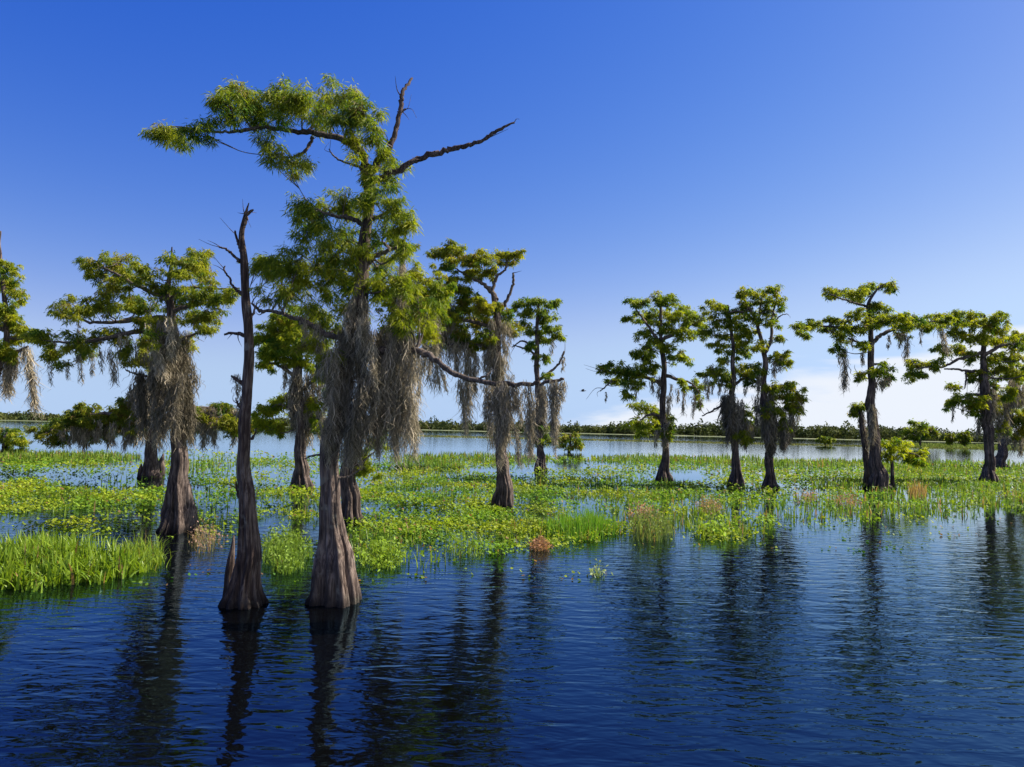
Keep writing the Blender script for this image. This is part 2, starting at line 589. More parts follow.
# big leaning cypress in the foreground
tree('cypress_tree', 'tall leaning foreground cypress, crown swept left and two bare limbs at its top', 'tree', (335, 602),
     [(335, 602, 28), (333, 578, 22), (330, 540, 15.5), (328.5, 500, 11), (329.5, 465, 10), (335, 425, 10), (343, 385, 9.5), (351, 340, 9), (358, 300, 8),
      (364, 265, 6.5), (366, 230, 6), (368, 200, 5.5), (366, 178, 5)],
     [([(374 - 6, 178, 4.0), (378, 163, 3.6), (390, 147, 2.9), (397, 125, 2.5), (401, 104, 2.2), (403, 92, 1.9), (412, 78, 1.2, .2)], M_DEADW),
      ([(391, 146, 1.6), (387, 141, 1.0), (385, 139, 0.8)], M_DEADW),
      ([(398, 113, 1.6), (403, 111, 1.0), (406, 109, 0.8)], M_DEADW),
      ([(368, 184, 4.0), (383, 177, 3.6), (403, 168, 3.2), (425, 156, 2.9), (447, 151, 2.7), (466, 146, 2.3), (481, 141, 2.0), (497, 131, 1.7), (514, 122.5, 0.9)], M_DEADW),
      ([(366, 178, 4.6), (363, 157, 4.0), (350, 143, 3.5), (325, 135, 3.0), (300, 132, 2.6), (280, 129, 2.2), (258, 128, 1.9), (238, 131, 1.6), (215, 132, 1.2), (190, 128, .8), (168, 126, .5)]),
      [(313, 137, 2.0), (305, 151, 1.6), (291, 157, 1.0), (278, 157, .6)],
      [(363, 168, 1.4), (342, 161, 1.0), (333, 155, 0.8), (329, 149, .5)],
      [(365, 226, 2.8), (350, 218, 2.2), (334, 216, 1.6), (312, 208, 1)],
      [(365, 222, 2.4), (380, 216, 1.8), (398, 206, 1.2)],
      [(365, 268, 3), (378, 255, 2.4), (392, 249, 1.8), (402, 247, 1.2)],
      [(366, 252, 2.6), (381, 243, 1.8), (392, 250, 1.2)],
      # grey crooked limb to the left
      [(350, 338, 4), (330, 335, 3), (303, 321, 2.4), (282, 314, 2.0), (268, 311, 1.7), (260, 311, 1.5), (252, 303, 1.0)],
      # long bare limb to the right carrying moss
      [(354, 345, 5.0, 0), (372, 350, 4.3, -.02), (396, 353, 3.6, -.12), (416, 350, 3.3, -.22), (432, 358, 3.0, -.3), (452, 372, 2.7, -.42), (472, 380, 2.4, -.52), (504, 384, 2.2, -.66), (530, 384, 2.0, -.78), (548, 382, 1.7, -.86), (564, 379, 1.2, -.92)],
      [(474, 380, 1.5, -.52), (484, 377, 1.1, -.56), (488, 374, .8, -.56)],
      # pale broken twig low on the bole
      [(331, 462, 1.4), (322, 455, 1.1), (312, 456, .9), (304, 459, .6)],
      [(337, 478, 1.5), (347, 477, 1.0), (362, 469, .6)]],
     pads=[(166, 128, 17, 11), (182, 138, 18, 11), (199, 130, 18, 12), (231, 110, 20, 20), (248, 100, 20, 22), (262, 115, 20, 18), (276, 98, 22, 22), (300, 106, 24, 22),
           (322, 106, 20, 20), (342, 98, 20, 18), (364, 114, 19, 19), (350, 122, 18, 14), (357, 142, 12, 14), (376, 128, 10, 14), (285, 158, 20, 10), (296, 166, 12, 8), (268, 142, 10, 8), (383, 155, 8, 8),
           (396, 168, 11, 8), (390, 174, 8, 6), (302, 205, 14, 16), (318, 218, 20, 17), (304, 233, 14, 12), (342, 200, 20, 13), (352, 212, 16, 14), (374, 198, 20, 14), (396, 203, 16, 14),
           (408, 220, 9, 10), (330, 245, 28, 17), (352, 240, 18, 15), (384, 228, 12, 12), (268, 264, 20, 11), (300, 262, 26, 13), (330, 268, 26, 16), (352, 265, 16, 18),
           (382, 263, 18, 14), (403, 250, 10, 9), (345, 286, 26, 16), (300, 286, 26, 15), (280, 292, 20, 10), (312, 308, 26, 14), (284, 274, 22, 12), (378, 285, 20, 16), (398, 282, 14, 14), (350, 305, 18, 14), (331, 352, 9, 10),
           (258, 262, 10, 9), (334, 330, 12, 12), (318, 325, 14, 10), (400, 232, 7, 9), (372, 176, 7, 8), (418, 296, 15, 10, -.2), (408, 318, 15, 11, -.3), (428, 312, 12, 10, 0), (392, 312, 14, 10, -.3), (312, 345, 14, 10, 0)],
     moss=[(357, 300, 356, 372, 22, -.1, .85), (352, 330, 347, 420, 30, 0, .75), (366, 330, 370, 410, 30, 0, .75), (343, 365, 338, 448, 24, 0, .7), (357, 380, 352, 465, 42, -.35, .7), (372, 378, 378, 440, 30, 0, .65), (390, 350, 392, 462, 15, -.2, 1.1),  # dark core, paler right edge: sun and shade put into clump tone
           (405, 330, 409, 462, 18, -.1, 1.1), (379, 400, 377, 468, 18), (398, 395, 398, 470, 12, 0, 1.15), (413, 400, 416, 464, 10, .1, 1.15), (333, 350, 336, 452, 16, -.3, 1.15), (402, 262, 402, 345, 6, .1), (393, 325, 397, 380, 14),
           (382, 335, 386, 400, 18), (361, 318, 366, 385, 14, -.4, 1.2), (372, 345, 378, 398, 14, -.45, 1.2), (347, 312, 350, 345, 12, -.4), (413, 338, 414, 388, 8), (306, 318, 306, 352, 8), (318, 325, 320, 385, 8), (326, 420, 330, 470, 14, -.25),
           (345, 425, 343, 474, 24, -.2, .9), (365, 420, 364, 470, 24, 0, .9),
           # from the long limb
           (492, 384, 493, 438, 17, -0.58, 1), (507, 384, 508, 446, 18, -0.66, 1), (520, 384, 520, 430, 14, -0.72, 1), (486, 384, 487, 425, 8, -0.55, 1), (500, 400, 502, 470, 8, -0.62, 1), (528, 384, 531, 470, 7, -0.76, 1), (541, 383, 541, 422, 7, -0.82, 1), (553, 381, 555, 446, 15, -0.88, 1.1),
           (558, 381, 559, 420, 10, -0.9, 1.1), (553, 430, 556, 462, 5, -0.88, 1), (515, 425, 521, 472, 5, -0.7, 1), (443, 368, 446, 392, 4, -0.35, 1), (470, 380, 471, 410, 5, -0.48, 1), (418, 352, 419, 378, 5, -0.22, 1), (429, 358, 431, 376, 4, -0.28, 1), (510, 374, 510, 386, 8, -0.67, 1)],
     seed=11, dens=1.75, group=GT, spread=0.75, bark=M_BARK_L, flute=1.15, brown=0.05)

# dead snag
tree('dead_tree', 'dead leafless cypress snag with a splintered pointed top, standing left of the big leaning cypress', 'tree', (243, 605),
     [(243, 605.5, 21), (245, 588, 15.2), (247, 560, 11.4), (248, 530, 9.4), (247.5, 495, 8.0), (247, 455, 6.9), (244, 425, 6.6), (247, 395, 5.4), (246.5, 370, 5.3), (249, 335, 4.5), (248.5, 310, 4.7), (246, 285, 4.1), (243.0, 262, 3.8), (240.5, 238, 2.9), (244.5, 219, 2.2), (249, 203, .5)],
     [([(240, 261, 1.8), (233, 255, 1.5), (226, 249, 1.1), (219, 247, .8)], M_SNAG),
      ([(241, 252, 1.8), (238, 243, 1.5), (235, 231, 1.0)], M_SNAG),
      ([(246, 296, 2.0), (238, 291, 1.5), (232, 285, 1.3), (229, 277, 1.0), (224, 270, .9), (225, 266, .6)], M_SNAG),
      ([(245, 335, 2.2), (236, 333, 1.6), (224, 334, .9)], M_SNAG),
      ([(246, 215, 1.8), (250, 212, 1.5), (253, 210, 1.0)], M_SNAG),
      ([(243, 385, 2), (236, 379, 1.6), (231, 376, .9)], M_SNAG),
      ([(240, 500, 1.6), (237, 490, 1.3), (236, 482, .8)], M_SNAG),
      ([(243, 228, 1.6), (246.5, 219, 1.3), (247, 209, .5)], M_SNAG), ([(250, 318, 1.6), (254, 312, 1.1), (257, 303, .5)], M_SNAG), ([(243, 410, 1.8), (238, 404, 1.2), (236, 398, .6)], M_SNAG), ([(251, 440, 1.8), (255, 434, 1.0), (256, 428, .5)], M_SNAG)],
     moss=[(236, 374, 237, 402, 8), (241, 395, 240, 420, 6)], seed=23, bark=M_SNAG, bmat=M_SNAG, group=GT, flute=1.1, knees=[(229, 600, 11, 62)])

# left cypress with the moss-wrapped bole
tree('cypress_tree', 'broad flat-crowned cypress on the left, bole wrapped in a thick grey moss beard', 'tree', (178, 531),
     [(178, 531, 20.5), (179, 512, 15.5), (180, 485, 10.5), (180, 452, 8), (179, 420, 7.5), (177, 385, 7), (175, 345, 6), (171, 315, 4.5), (169, 290, 3), (171, 262, 1.6), (172, 247, .6)],
     [[(176, 350, 4), (160, 335, 3), (135, 332, 2.4), (110, 337, 2.0), (85, 342, 1.6), (60, 342, 1.1), (40, 340, .6)],
      [(172, 320, 3), (150, 318, 2.4), (120, 322, 1.8), (90, 322, 1.4), (70, 314, .8)],
      [(170, 300, 2.6), (150, 292, 2), (128, 280, 1.5), (105, 268, .8)],
      [(170, 300, 2.2), (188, 288, 1.7), (205, 288, 1.3), (225, 289, .9), (240, 288, .5)],
      [(172, 310, 2.2), (195, 305, 1.6), (218, 300, .9)],
      [(147, 376, 1.4), (136, 374, 1.1), (126, 370, .7)],
      [(178, 340, 2), (196, 334, 1.2), (205, 332, .6)]],
     pads=[(98, 262, 14, 10), (122, 260, 14, 9), (92, 272, 10, 9), (129, 274, 20, 11), (113, 286, 18, 11), (149, 272, 18, 10), (171, 260, 12, 9), (193, 258, 18, 10), (208, 270, 15, 13), (187, 273, 18, 12), (164, 290, 20, 12),
           (199, 293, 20, 11), (222, 298, 14, 11), (214, 314, 15, 9), (182, 306, 18, 10), (136, 302, 18, 10), (108, 310, 18, 8), (76, 307, 17, 9), (61, 311, 9, 9), (163, 322, 14, 9), (193, 322, 12, 8), (150, 306, 16, 9),
           (43, 338, 15, 11), (72, 340, 18, 10), (97, 338, 15, 8), (55, 356, 14, 10), (117, 336, 14, 8), (126, 351, 9, 10), (88, 350, 12, 7), (140, 322, 12, 8), (205, 330, 9, 6), (152, 335, 10, 8), (188, 343, 8, 8), (230, 296, 8, 6), (105, 298, 12, 8)],
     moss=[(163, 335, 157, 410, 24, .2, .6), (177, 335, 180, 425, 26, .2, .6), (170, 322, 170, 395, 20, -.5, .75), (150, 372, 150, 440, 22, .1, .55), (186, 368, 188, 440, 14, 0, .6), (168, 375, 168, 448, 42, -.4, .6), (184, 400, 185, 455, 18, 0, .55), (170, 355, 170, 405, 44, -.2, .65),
           (146, 325, 168, 385, 9, -1.0, 1.3), (168, 318, 173, 362, 7, -1.0, 1.3), (152, 345, 158, 380, 8, -.9, 1.2), (50, 362, 51, 386, 5), (64, 360, 69, 382, 5), (76, 355, 83, 386, 6), (89, 352, 93, 378, 6), (100, 350, 103, 375, 5), (110, 348, 119, 390, 7),
           (124, 335, 126, 370, 9), (78, 320, 78, 334, 3), (135, 340, 136, 362, 6), (186, 330, 187, 350, 6), (158, 400, 160, 452, 22, -.3)],
     seed=31, tone=(1.02, 0.98, 0.9), dens=1.4, group=GT, brown=0.10)

# tree half out of the frame at the left edge
tree('cypress_tree', 'cypress cut by the left edge of the photo, one long pale moss streamer trailing', 'tree', (-14, 474),
     [(-22, 474, 11), (-20, 455, 7), (-15, 420, 5), (-4, 375, 3.8), (6, 340, 3.0), (5, 300, 2.2), (1, 265, 1.8), (-0.5, 245, 1.6), (0, 231, 1.0)],
     [[(10, 338, 2), (24, 338, 1.4), (38, 334, .8)], [(6, 360, 2), (18, 352, 1.6), (28, 346, 1)], [(4, 330, 2.2), (-15, 322, 1.7), (-40, 318, 1)]],
     pads=[(4, 268, 11, 7), (10, 281, 11, 7), (16, 295, 11, 7), (10, 308, 14, 8), (6, 322, 18, 9), (33, 333, 13, 6), (18, 338, 12, 7), (-12, 300, 14, 9), (-25, 320, 18, 10), (-6, 285, 12, 8), (-10, 345, 14, 10), (8, 352, 10, 8), (20, 325, 8, 6), (-35, 338, 14, 9)],
     moss=[(8, 350, 6, 402, 14), (-6, 345, -7, 395, 16), (14, 350, 15, 384, 7), (26, 348, 39, 421, 6, 0, 1.25), (-22, 340, -22, 390, 14), (22, 345, 24, 365, 5)],
     seed=41, tone=(1.15, 1.1, .9), dens=1.4, group=GT)

# behind the left cypress: mossy tree with low sweeping boughs
tree('cypress_tree', 'low spreading cypress behind the moss-wrapped one, boughs fringed with moss near the water', 'tree', (151, 478),
     [(151, 478.5, 10), (150.5, 468, 7.5), (150, 450, 5.5), (150, 425, 5), (151, 395, 4.2), (153, 365, 3.4), (154, 340, 2.2)],
     [[(150, 425, 2.6), (130, 415, 2.0), (100, 414, 1.5), (70, 420, 1.0), (50, 430, .6)], [(151, 415, 2.6), (175, 408, 2.0), (205, 408, 1.5), (232, 412, .8)]],
     pads=[(86, 411, 14, 8), (70, 424, 18, 8), (110, 418, 18, 9), (128, 405, 13, 9), (55, 436, 14, 8), (92, 432, 20, 8), (122, 430, 16, 9), (200, 412, 12, 7), (222, 408, 13, 7), (234, 418, 12, 8), (212, 424, 14, 8), (140, 415, 10, 8), (182, 410, 10, 7), (150, 345, 14, 9), (140, 360, 10, 8), (163, 360, 10, 8), (75, 418, 20, 9), (100, 426, 22, 9), (130, 420, 18, 10), (205, 418, 18, 9), (225, 422, 16, 9), (45, 430, 12, 7), (242, 427, 13, 8), (192, 425, 12, 9)],
     moss=[(70, 424, 70, 450, 20, -.2), (88, 426, 88, 454, 20, -.3), (104, 420, 104, 453, 20, -.3), (121, 422, 121, 455, 20, -.3), (136, 416, 137, 450, 16, -.3), (194, 408, 194, 451, 12, -.3), (205, 408, 205, 453, 12, -.4), (217, 408, 217, 452, 13, -.4), (229, 410, 229, 450, 12, -.4), (240, 414, 240, 446, 9, -.2),
           (150, 380, 149, 452, 22), (160, 370, 160, 440, 16), (140, 385, 140, 440, 14)],
     seed=51, tone=(.9, .86, .8), dens=2.0, group=GT, brown=0.22, knees=[(161, 476, 8, 22), (140, 478, 6, 14)])

# between snag and big cypress, further back
tree('cypress_tree', 'yellow-green cypress farther back, seen between the dead snag and the big leaning cypress', 'tree', (302, 489),
     [(302, 489, 11.5), (302, 475, 8), (301, 450, 6), (300, 415, 5.4), (299, 380, 5), (297, 350, 3.8), (294, 325, 2)],
     [[(300, 385, 2.2), (284, 368, 1.6), (268, 362, .9)], [(302, 420, 2.2), (290, 408, 1.6), (278, 404, .8)], [(300, 390, 2), (318, 378, 1.4), (332, 375, .7)]],
     pads=[(278, 325, 22, 11), (268, 338, 15, 9), (285, 348, 24, 12), (300, 338, 16, 12), (265, 366, 8, 6), (287, 400, 14, 8), (272, 352, 14, 9), (300, 360, 14, 9), (316, 345, 16, 12), (325, 372, 14, 10), (290, 318, 14, 9), (278, 408, 12, 7), (316, 402, 12, 9), (310, 415, 12, 9), (262, 410, 10, 7), (330, 395, 10, 8), (262, 424, 13, 8), (280, 426, 13, 8), (318, 428, 10, 8)],
     moss=[(297, 370, 296, 440, 17), (308, 372, 309, 435, 9), (303, 395, 303, 452, 16), (322, 380, 323, 415, 9), (285, 360, 285, 392, 5), (316, 410, 317, 445, 10)],
     seed=61, tone=(1.12, 1.12, .85), dens=1.8, group=GT)

# directly behind the big cypress
tree('cypress_tree', 'cypress standing directly behind the big leaning one, bole half hidden by its flared foot', 'tree', (351, 523),
     [(351, 523, 12), (350, 508, 10), (349, 485, 8.4), (350, 455, 7.6), (360, 410, 7), (378, 365, 6), (394, 320, 5), (402, 285, 3.8), (402, 262, 2.6), (399, 245, 1.4)],
     [[(396, 318, 2.4), (415, 308, 1.8), (432, 300, 1)], [(400, 290, 2), (416, 286, 1.4), (430, 283, .8)], [(351, 470, 1.8), (362, 462, 1.2), (374, 452, .6)]],
     pads=[(402, 248, 12, 8), (395, 240, 7, 7), (418, 290, 21, 14), (432, 306, 21, 16), (414, 274, 13, 10), (424, 328, 17, 16), (438, 290, 17, 12), (408, 310, 16, 14), (398, 330, 14, 14), (390, 300, 14, 12), (360, 455, 10, 8), (368, 468, 11, 10), (353, 448, 8, 6), (378, 445, 9, 10)],
     moss=[(402, 268, 402, 350, 7, -.3), (410, 318, 412, 385, 9), (394, 340, 396, 425, 14), (382, 360, 384, 430, 18), (424, 325, 425, 380, 8), (434, 310, 436, 365, 8), (400, 360, 400, 440, 16), (416, 350, 417, 410, 9, 0, 1.1)],
     seed=71, tone=(1.1, 1.08, .8), dens=1.5, group=GT, mossdens=.12)

# right of the big cypress
tree('cypress_tree', 'slim-footed cypress right of the big leaning one, flat sparse top and moss-draped bole', 'tree', (503, 509),
     [(503, 509.5, 12), (503, 495, 9.5), (503, 475, 7), (502, 450, 6), (500, 415, 5.6), (498, 380, 5.2), (498, 345, 4.6), (497, 315, 4), (494, 295, 3)],
     [[(496, 300, 2.6), (490, 290, 2.2), (482, 283, 1.6), (470, 277, 1.2), (455, 268, .8)], [(492, 292, 2.0), (496, 278, 1.5), (505, 270, 1.1), (507, 262, .7)],
      [(499, 312, 2.2), (507, 300, 1.7), (513, 284, 1.4), (513, 273, 1.0)], [(497, 330, 2.4), (475, 322, 1.9), (450, 316, 1.4), (428, 312, .8)], [(498, 350, 2), (480, 345, 1.6), (462, 343, 1.2), (448, 345, .7)]],
     pads=[(441, 253, 12, 7), (456, 250, 15, 9), (470, 262, 15, 9), (486, 259, 14, 7), (502, 256, 14, 7), (514, 254, 9, 6), (488, 272, 11, 6), (470, 275, 12, 7), (448, 266, 12, 7), (448, 286, 18, 11), (465, 297, 16, 12), (484, 306, 15, 9), (500, 315, 11, 9), (458, 316, 18, 12), (440, 320, 16, 14),
           (480, 322, 14, 10), (481, 345, 13, 9), (462, 335, 14, 12), (445, 340, 12, 12), (486, 334, 10, 8), (508, 325, 8, 7), (428, 300, 14, 10), (512, 330, 9, 7)],
     moss=[(448, 298, 449, 372, 9), (457, 320, 459, 385, 10), (437, 330, 438, 395, 8, 0, 1.1), (466, 335, 468, 432, 8, 0, 1.15), (474, 350, 476, 400, 8), (485, 350, 486, 392, 9), (508, 322, 508, 362, 14, 0, .95), (497, 320, 497, 378, 16), (500, 355, 500, 425, 18),
           (491, 330, 490, 390, 10), (495, 395, 496, 455, 16), (505, 400, 506, 450, 12), (459, 380, 468, 440, 5, 0, 1.1), (440, 370, 448, 395, 4), (429, 340, 430, 392, 6)],
     seed=81, tone=(1.08, 1.0, .8), dens=1.35, group=GT, brown=.13)

# small cypress behind
tree('cypress_tree', 'small thin cypress farther back, just right of the slim-footed one, its tufts in open layers', 'tree', (541, 470),
     [(541, 470.5, 6.5), (540.5, 460, 4.6), (540, 440, 3.6), (539, 410, 3.2), (537, 375, 2.8), (537, 340, 2.2), (538, 312, 1.4), (539, 298, .7)],
     [[(539, 380, 1.6), (550, 372, 1.3), (560, 362, 1.1), (564, 351, .7)], [(536, 356, 1.4), (528, 350, 1.1), (513, 345, .6)], [(537, 350, 1.2), (524, 341, .9), (512, 347, .5)], [(538, 335, 1.2), (550, 332, .8)]],
     pads=[(520, 303, 9, 5), (540, 302, 12, 5), (555, 302, 7, 4), (529, 311, 13, 6), (545, 314, 10, 5), (545, 321, 8, 5), (524, 323, 7, 4), (554, 330, 9, 5), (541, 340, 9, 4), (529, 345, 7, 3), (542, 359, 6, 6), (534, 330, 8, 5), (558, 335, 5, 4), (543, 436, 10, 8), (533, 428, 8, 6), (549, 375, 5, 3)],
     moss=[(552, 338, 552, 357, 5), (563, 356, 563, 374, 4), (538, 400, 538, 450, 12), (542, 385, 543, 440, 9), (533, 410, 533, 445, 8)],
     seed=91, tone=(.85, .92, 1), dens=1.25, group=GT)

# --- right-hand group
tree('cypress_tree', 'leftmost cypress of the right-hand group, with one low round bough beside its foot', 'tree', (664, 481),
     [(664, 481, 8.2), (664.5, 470, 5.4), (665, 455, 3.9), (664, 425, 3.4), (663, 392, 3.1), (663, 360, 2.7), (661, 336, 2.0), (661, 312, 1.6), (661, 296, .7)],
     [[(662, 385, 2.4), (648, 378, 1.9), (630, 374, 1.4), (612, 372, .9), (601, 370, .5)], [(664, 420, 2), (652, 414, 1.4), (640, 420, .8)], [(662, 340, 2), (680, 330, 1.5), (698, 322, .8)], [(663, 375, 2), (680, 380, 1.4), (692, 384, .9), (700, 394, .5)],
      [(612, 380, .9), (604, 388, .7), (600, 391, .5)], [(662, 345, 1.6), (645, 322, 1.2), (634, 306, .7)]],
     pads=[(634, 303, 8, 4.5), (643, 303, 8, 5), (659, 299, 13, 6), (670, 301, 10, 6), (682, 309, 12, 6), (631, 319, 7, 4), (650, 316, 15, 8), (671, 316, 17, 8), (689, 321, 13, 7), (699, 318, 9, 7), (701, 330, 7, 7), (683, 332, 13, 7), (662, 330, 15, 8), (646, 335, 10, 7), (648, 347, 12, 8), (664, 345, 11, 7),
           (683, 359, 9, 4), (674, 357, 9, 5), (643, 352, 9, 7), (603, 366, 7, 4.5), (615, 369, 12, 6), (629, 371, 12, 8), (617, 380, 9, 5), (641, 369, 12, 8), (651, 364, 9, 8), (627, 393, 6, 4), (634, 384, 8, 5), (694, 389, 7, 7), (699, 398, 4, 6), (682, 384, 5, 5),
           (650, 412, 17, 8), (641, 422, 13, 7), (664, 419, 11, 10), (650, 431, 13, 5), (668, 430, 8, 7)],
     moss=[(606, 392, 606, 403, 2.5), (636, 380, 636, 405, 3), (656, 376, 657, 404, 8), (671, 384, 671, 403, 3), (683, 388, 683, 419, 3), (678, 388, 678, 405, 3), (694, 395, 693, 419, 4), (700, 398, 701, 412, 3), (663, 420, 663, 452, 11), (668, 395, 668, 418, 6), (655, 430, 655, 450, 8)],
     seed=101, tone=(.95, .98, .8), dens=1.1, group=GT)

tree('cypress_tree', 'thin-trunked cypress of the close pair, the left one with a dark mossy lower bole', 'tree', (736, 487),
     [(736, 487.5, 8.8), (736, 476, 6.2), (735.5, 460, 4.0), (734, 440, 3.6), (732, 410, 3.1), (733, 376, 2.5), (733, 347, 1.9), (730, 322, 1.5), (728, 305, .7)],
     [[(731, 408, 1.5), (722, 406, 1.2), (712, 411, .9), (702, 416, .5)], [(733, 380, 1.8), (720, 374, 1.3), (708, 374, .7)], [(733, 385, 1.7), (745, 378, 1.2), (752, 380, .6)], [(724, 406, .9), (720, 414, .7), (717, 422, .4)]],
     pads=[(714, 305, 10, 6), (726, 307, 11, 6), (719, 322, 13, 7), (733, 322, 13, 7), (730, 337, 13, 7), (743, 335, 10, 7), (711, 332, 8, 6), (742, 349, 12, 7), (729, 356, 10, 6), (707, 373, 8, 5), (718, 370, 10, 7), (722, 380, 12, 5), (744, 368, 11, 8), (749, 380, 8, 8), (745, 412, 9, 11), (749, 430, 8, 9), (742, 437, 8, 7), (717, 345, 8, 5)],
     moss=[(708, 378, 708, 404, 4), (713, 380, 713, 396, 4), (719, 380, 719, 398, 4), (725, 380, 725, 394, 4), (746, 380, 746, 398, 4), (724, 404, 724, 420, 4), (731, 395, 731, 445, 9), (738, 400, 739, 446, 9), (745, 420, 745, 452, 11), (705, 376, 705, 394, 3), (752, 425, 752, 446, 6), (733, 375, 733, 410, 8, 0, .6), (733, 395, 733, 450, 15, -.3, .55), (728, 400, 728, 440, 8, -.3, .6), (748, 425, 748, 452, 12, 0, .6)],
     seed=111, tone=(1.0, .98, .75), dens=1.05, group=GT)

tree('cypress_tree', 'right cypress of the close pair, forked top and low green bough', 'tree', (770, 488.5),
     [(770, 488.5, 9), (770, 476, 5.8), (769.5, 458, 4.2), (767, 438, 3.8), (764, 410, 3.4), (764, 376, 3.0), (764, 354, 2.5), (761, 338, 1.9), (754, 317, 1.6), (747, 305, 1.0), (743, 294, .5)],
     [[(764, 356, 2.2), (771, 340, 1.6), (772, 322, 1.2), (775, 305, .8), (780, 300, .5)], [(756, 322, 1.4), (742, 312, 1.0), (728, 312, .6)], [(758, 330, 1.4), (760, 312, 1.0), (762, 298, .6)], [(764, 392, 2.0), (778, 386, 1.5), (792, 390, 1.0), (800, 397, .6)], [(772, 325, .8), (780, 316, .6), (787, 314, .4)]],
     pads=[(744, 291, 10, 5), (755, 294, 11, 6), (775, 290, 10, 5), (778, 302, 8, 5), (762, 302, 13, 6), (742, 307, 12, 6), (752, 316, 12, 6), (768, 322, 10, 5), (776, 338, 6, 4), (749, 330, 10, 6), (783, 356, 8, 5), (775, 360, 8, 6), (785, 365, 5, 5), (775, 384, 10, 6), (787, 387, 12, 6), (798, 396, 8, 6),
           (780, 397, 14, 8), (772, 410, 10, 7), (787, 409, 12, 8), (795, 408, 7, 6), (757, 345, 7, 5), (771, 425, 7, 6), (783, 424, 8, 6), (756, 367, 8, 7), (765, 310, 10, 5)],
     moss=[(774, 362, 775, 380, 8), (780, 358, 780, 374, 5), (798, 400, 797, 426, 5), (787, 410, 788, 448, 8), (775, 410, 775, 448, 9), (766, 390, 766, 448, 10), (792, 405, 793, 435, 6), (801, 400, 802, 416, 3), (760, 372, 760, 400, 7), (781, 425, 782, 455, 8), (758, 395, 758, 430, 6), (766, 400, 767, 455, 14, -.3, .55), (785, 420, 786, 456, 12, 0, .6), (772, 425, 773, 462, 9, -.2, .55)],
     seed=121, tone=(1.05, 1.0, .75), dens=1.05, group=GT)

tree('cypress_tree', 'scarecrow-shaped cypress with long level arms, between the close pair and right edge', 'tree', (878, 489),
     [(878, 489, 12), (877.5, 480, 9), (876, 466, 6.6), (874, 445, 5.2), (872.5, 420, 5.3), (871, 398, 4.4), (871, 375, 3.4), (871, 350, 2.7), (870, 322, 2.4), (868, 304, 1.7), (877, 290, 1.2), (887, 283, .6)],
     [[(870, 328, 2.0), (858, 332, 1.7), (843, 328, 1.3), (825, 326, 1.0), (808, 325, .7), (798, 325, .4)], [(871, 345, 2.2), (878, 337, 1.9), (892, 330, 1.6), (910, 326, 1.3), (930, 322, 1.0), (950, 321, .5)],
      [(868, 306, 1.4), (858, 304, 1.1), (845, 300, .8), (830, 294, .5)], [(871, 345, 1.6), (860, 343, 1.2), (848, 338, .7)], [(871, 372, 1.6), (864, 374, 1.1), (860, 380, .6)], [(871, 365, 1.6), (879, 364, 1.1), (886, 368, .6)]],
     pads=[(887, 284, 6, 5), (892, 287, 4, 4), (830, 293, 9, 4), (844, 293, 11, 5), (860, 291, 13, 5), (857, 298, 11, 4), (868, 287, 8, 4), (859, 312, 9, 5), (875, 304, 7, 5), (880, 311, 10, 6), (800, 325, 7, 4.5), (812, 323, 10, 5), (829, 318, 7, 4), (826, 328, 12, 5), (843, 325, 10, 6), (857, 328, 10, 6), (843, 337, 8, 6),
           (878, 323, 14, 8), (894, 318, 11, 7), (908, 322, 14, 7), (925, 321, 14, 6), (938, 318, 12, 5), (947, 319, 7, 5), (838, 349, 6, 5), (861, 344, 8, 4), (901, 331, 9, 6), (803, 333, 5, 4), (880, 371, 13, 8), (886, 378, 7, 6), (861, 376, 5, 4), (868, 318, 8, 6), (932, 326, 8, 4)],
     moss=[(843, 348, 845, 394, 5), (839, 350, 840, 366, 4), (863, 344, 863, 367, 4.5), (888, 335, 888, 351, 4), (900, 333, 901, 350, 6), (905, 333, 907, 362, 6), (921, 328, 921, 346, 3), (939, 326, 951, 357, 5, 0, 1.2), (885, 377, 885, 391, 6), (879, 378, 880, 393, 8), (852, 335, 852, 348, 3), (889, 376, 889, 388, 3), (872, 378, 872, 400, 6), (874, 405, 875, 450, 7, -.4, .9)],
     seed=131, tone=(.98, .98, .75), dens=1.1, group=GT, flute=.9)

tree('dead_tree', 'slender broken trunk with one green tuft on top, close beside the scarecrow-shaped cypress', 'tree', (868, 487),
     [(868, 487, 4.5), (867, 470, 3.4), (864, 448, 2.8), (861.5, 425, 2.6), (860, 408, 1.9)],
     [[(861, 412, 1), (857, 408, .7), (853, 407, .4)]],
     pads=[(858, 407, 6, 3.5), (864, 405, 5, 3), (855, 411, 4, 3)], moss=[(862, 412, 863, 440, 6, 0, .9), (866, 430, 866, 456, 5, 0, .9)], seed=141, dens=1.05, group=GT)

tree('cypress_sapling', 'small bright yellow-green sapling on a thin stem, right of the scarecrow-shaped cypress', 'sapling', (893, 489),
     [(893, 489, 2.6), (892.5, 475, 1.9), (891, 460, 1.6), (890, 448, 1.0), (890, 440, .5)],
     [[(891, 462, 1.0), (900, 454, .8), (910, 453, .6), (920, 456, .4)], [(890, 452, .9), (898, 444, .6), (906, 442, .4)], [(891, 458, .8), (884, 451, .5)]],
     pads=[(888, 446, 9, 5), (898, 442, 10, 4), (902, 450, 12, 5), (914, 453, 9, 5), (920, 459, 7, 4), (894, 456, 8, 4), (884, 452, 6, 4), (910, 461, 6, 3), (926, 452, 5, 3)], seed=151, tone=(1.35, 1.3, .8), dens=.75, brown=0.02, spread=.5, group="cypress saplings")

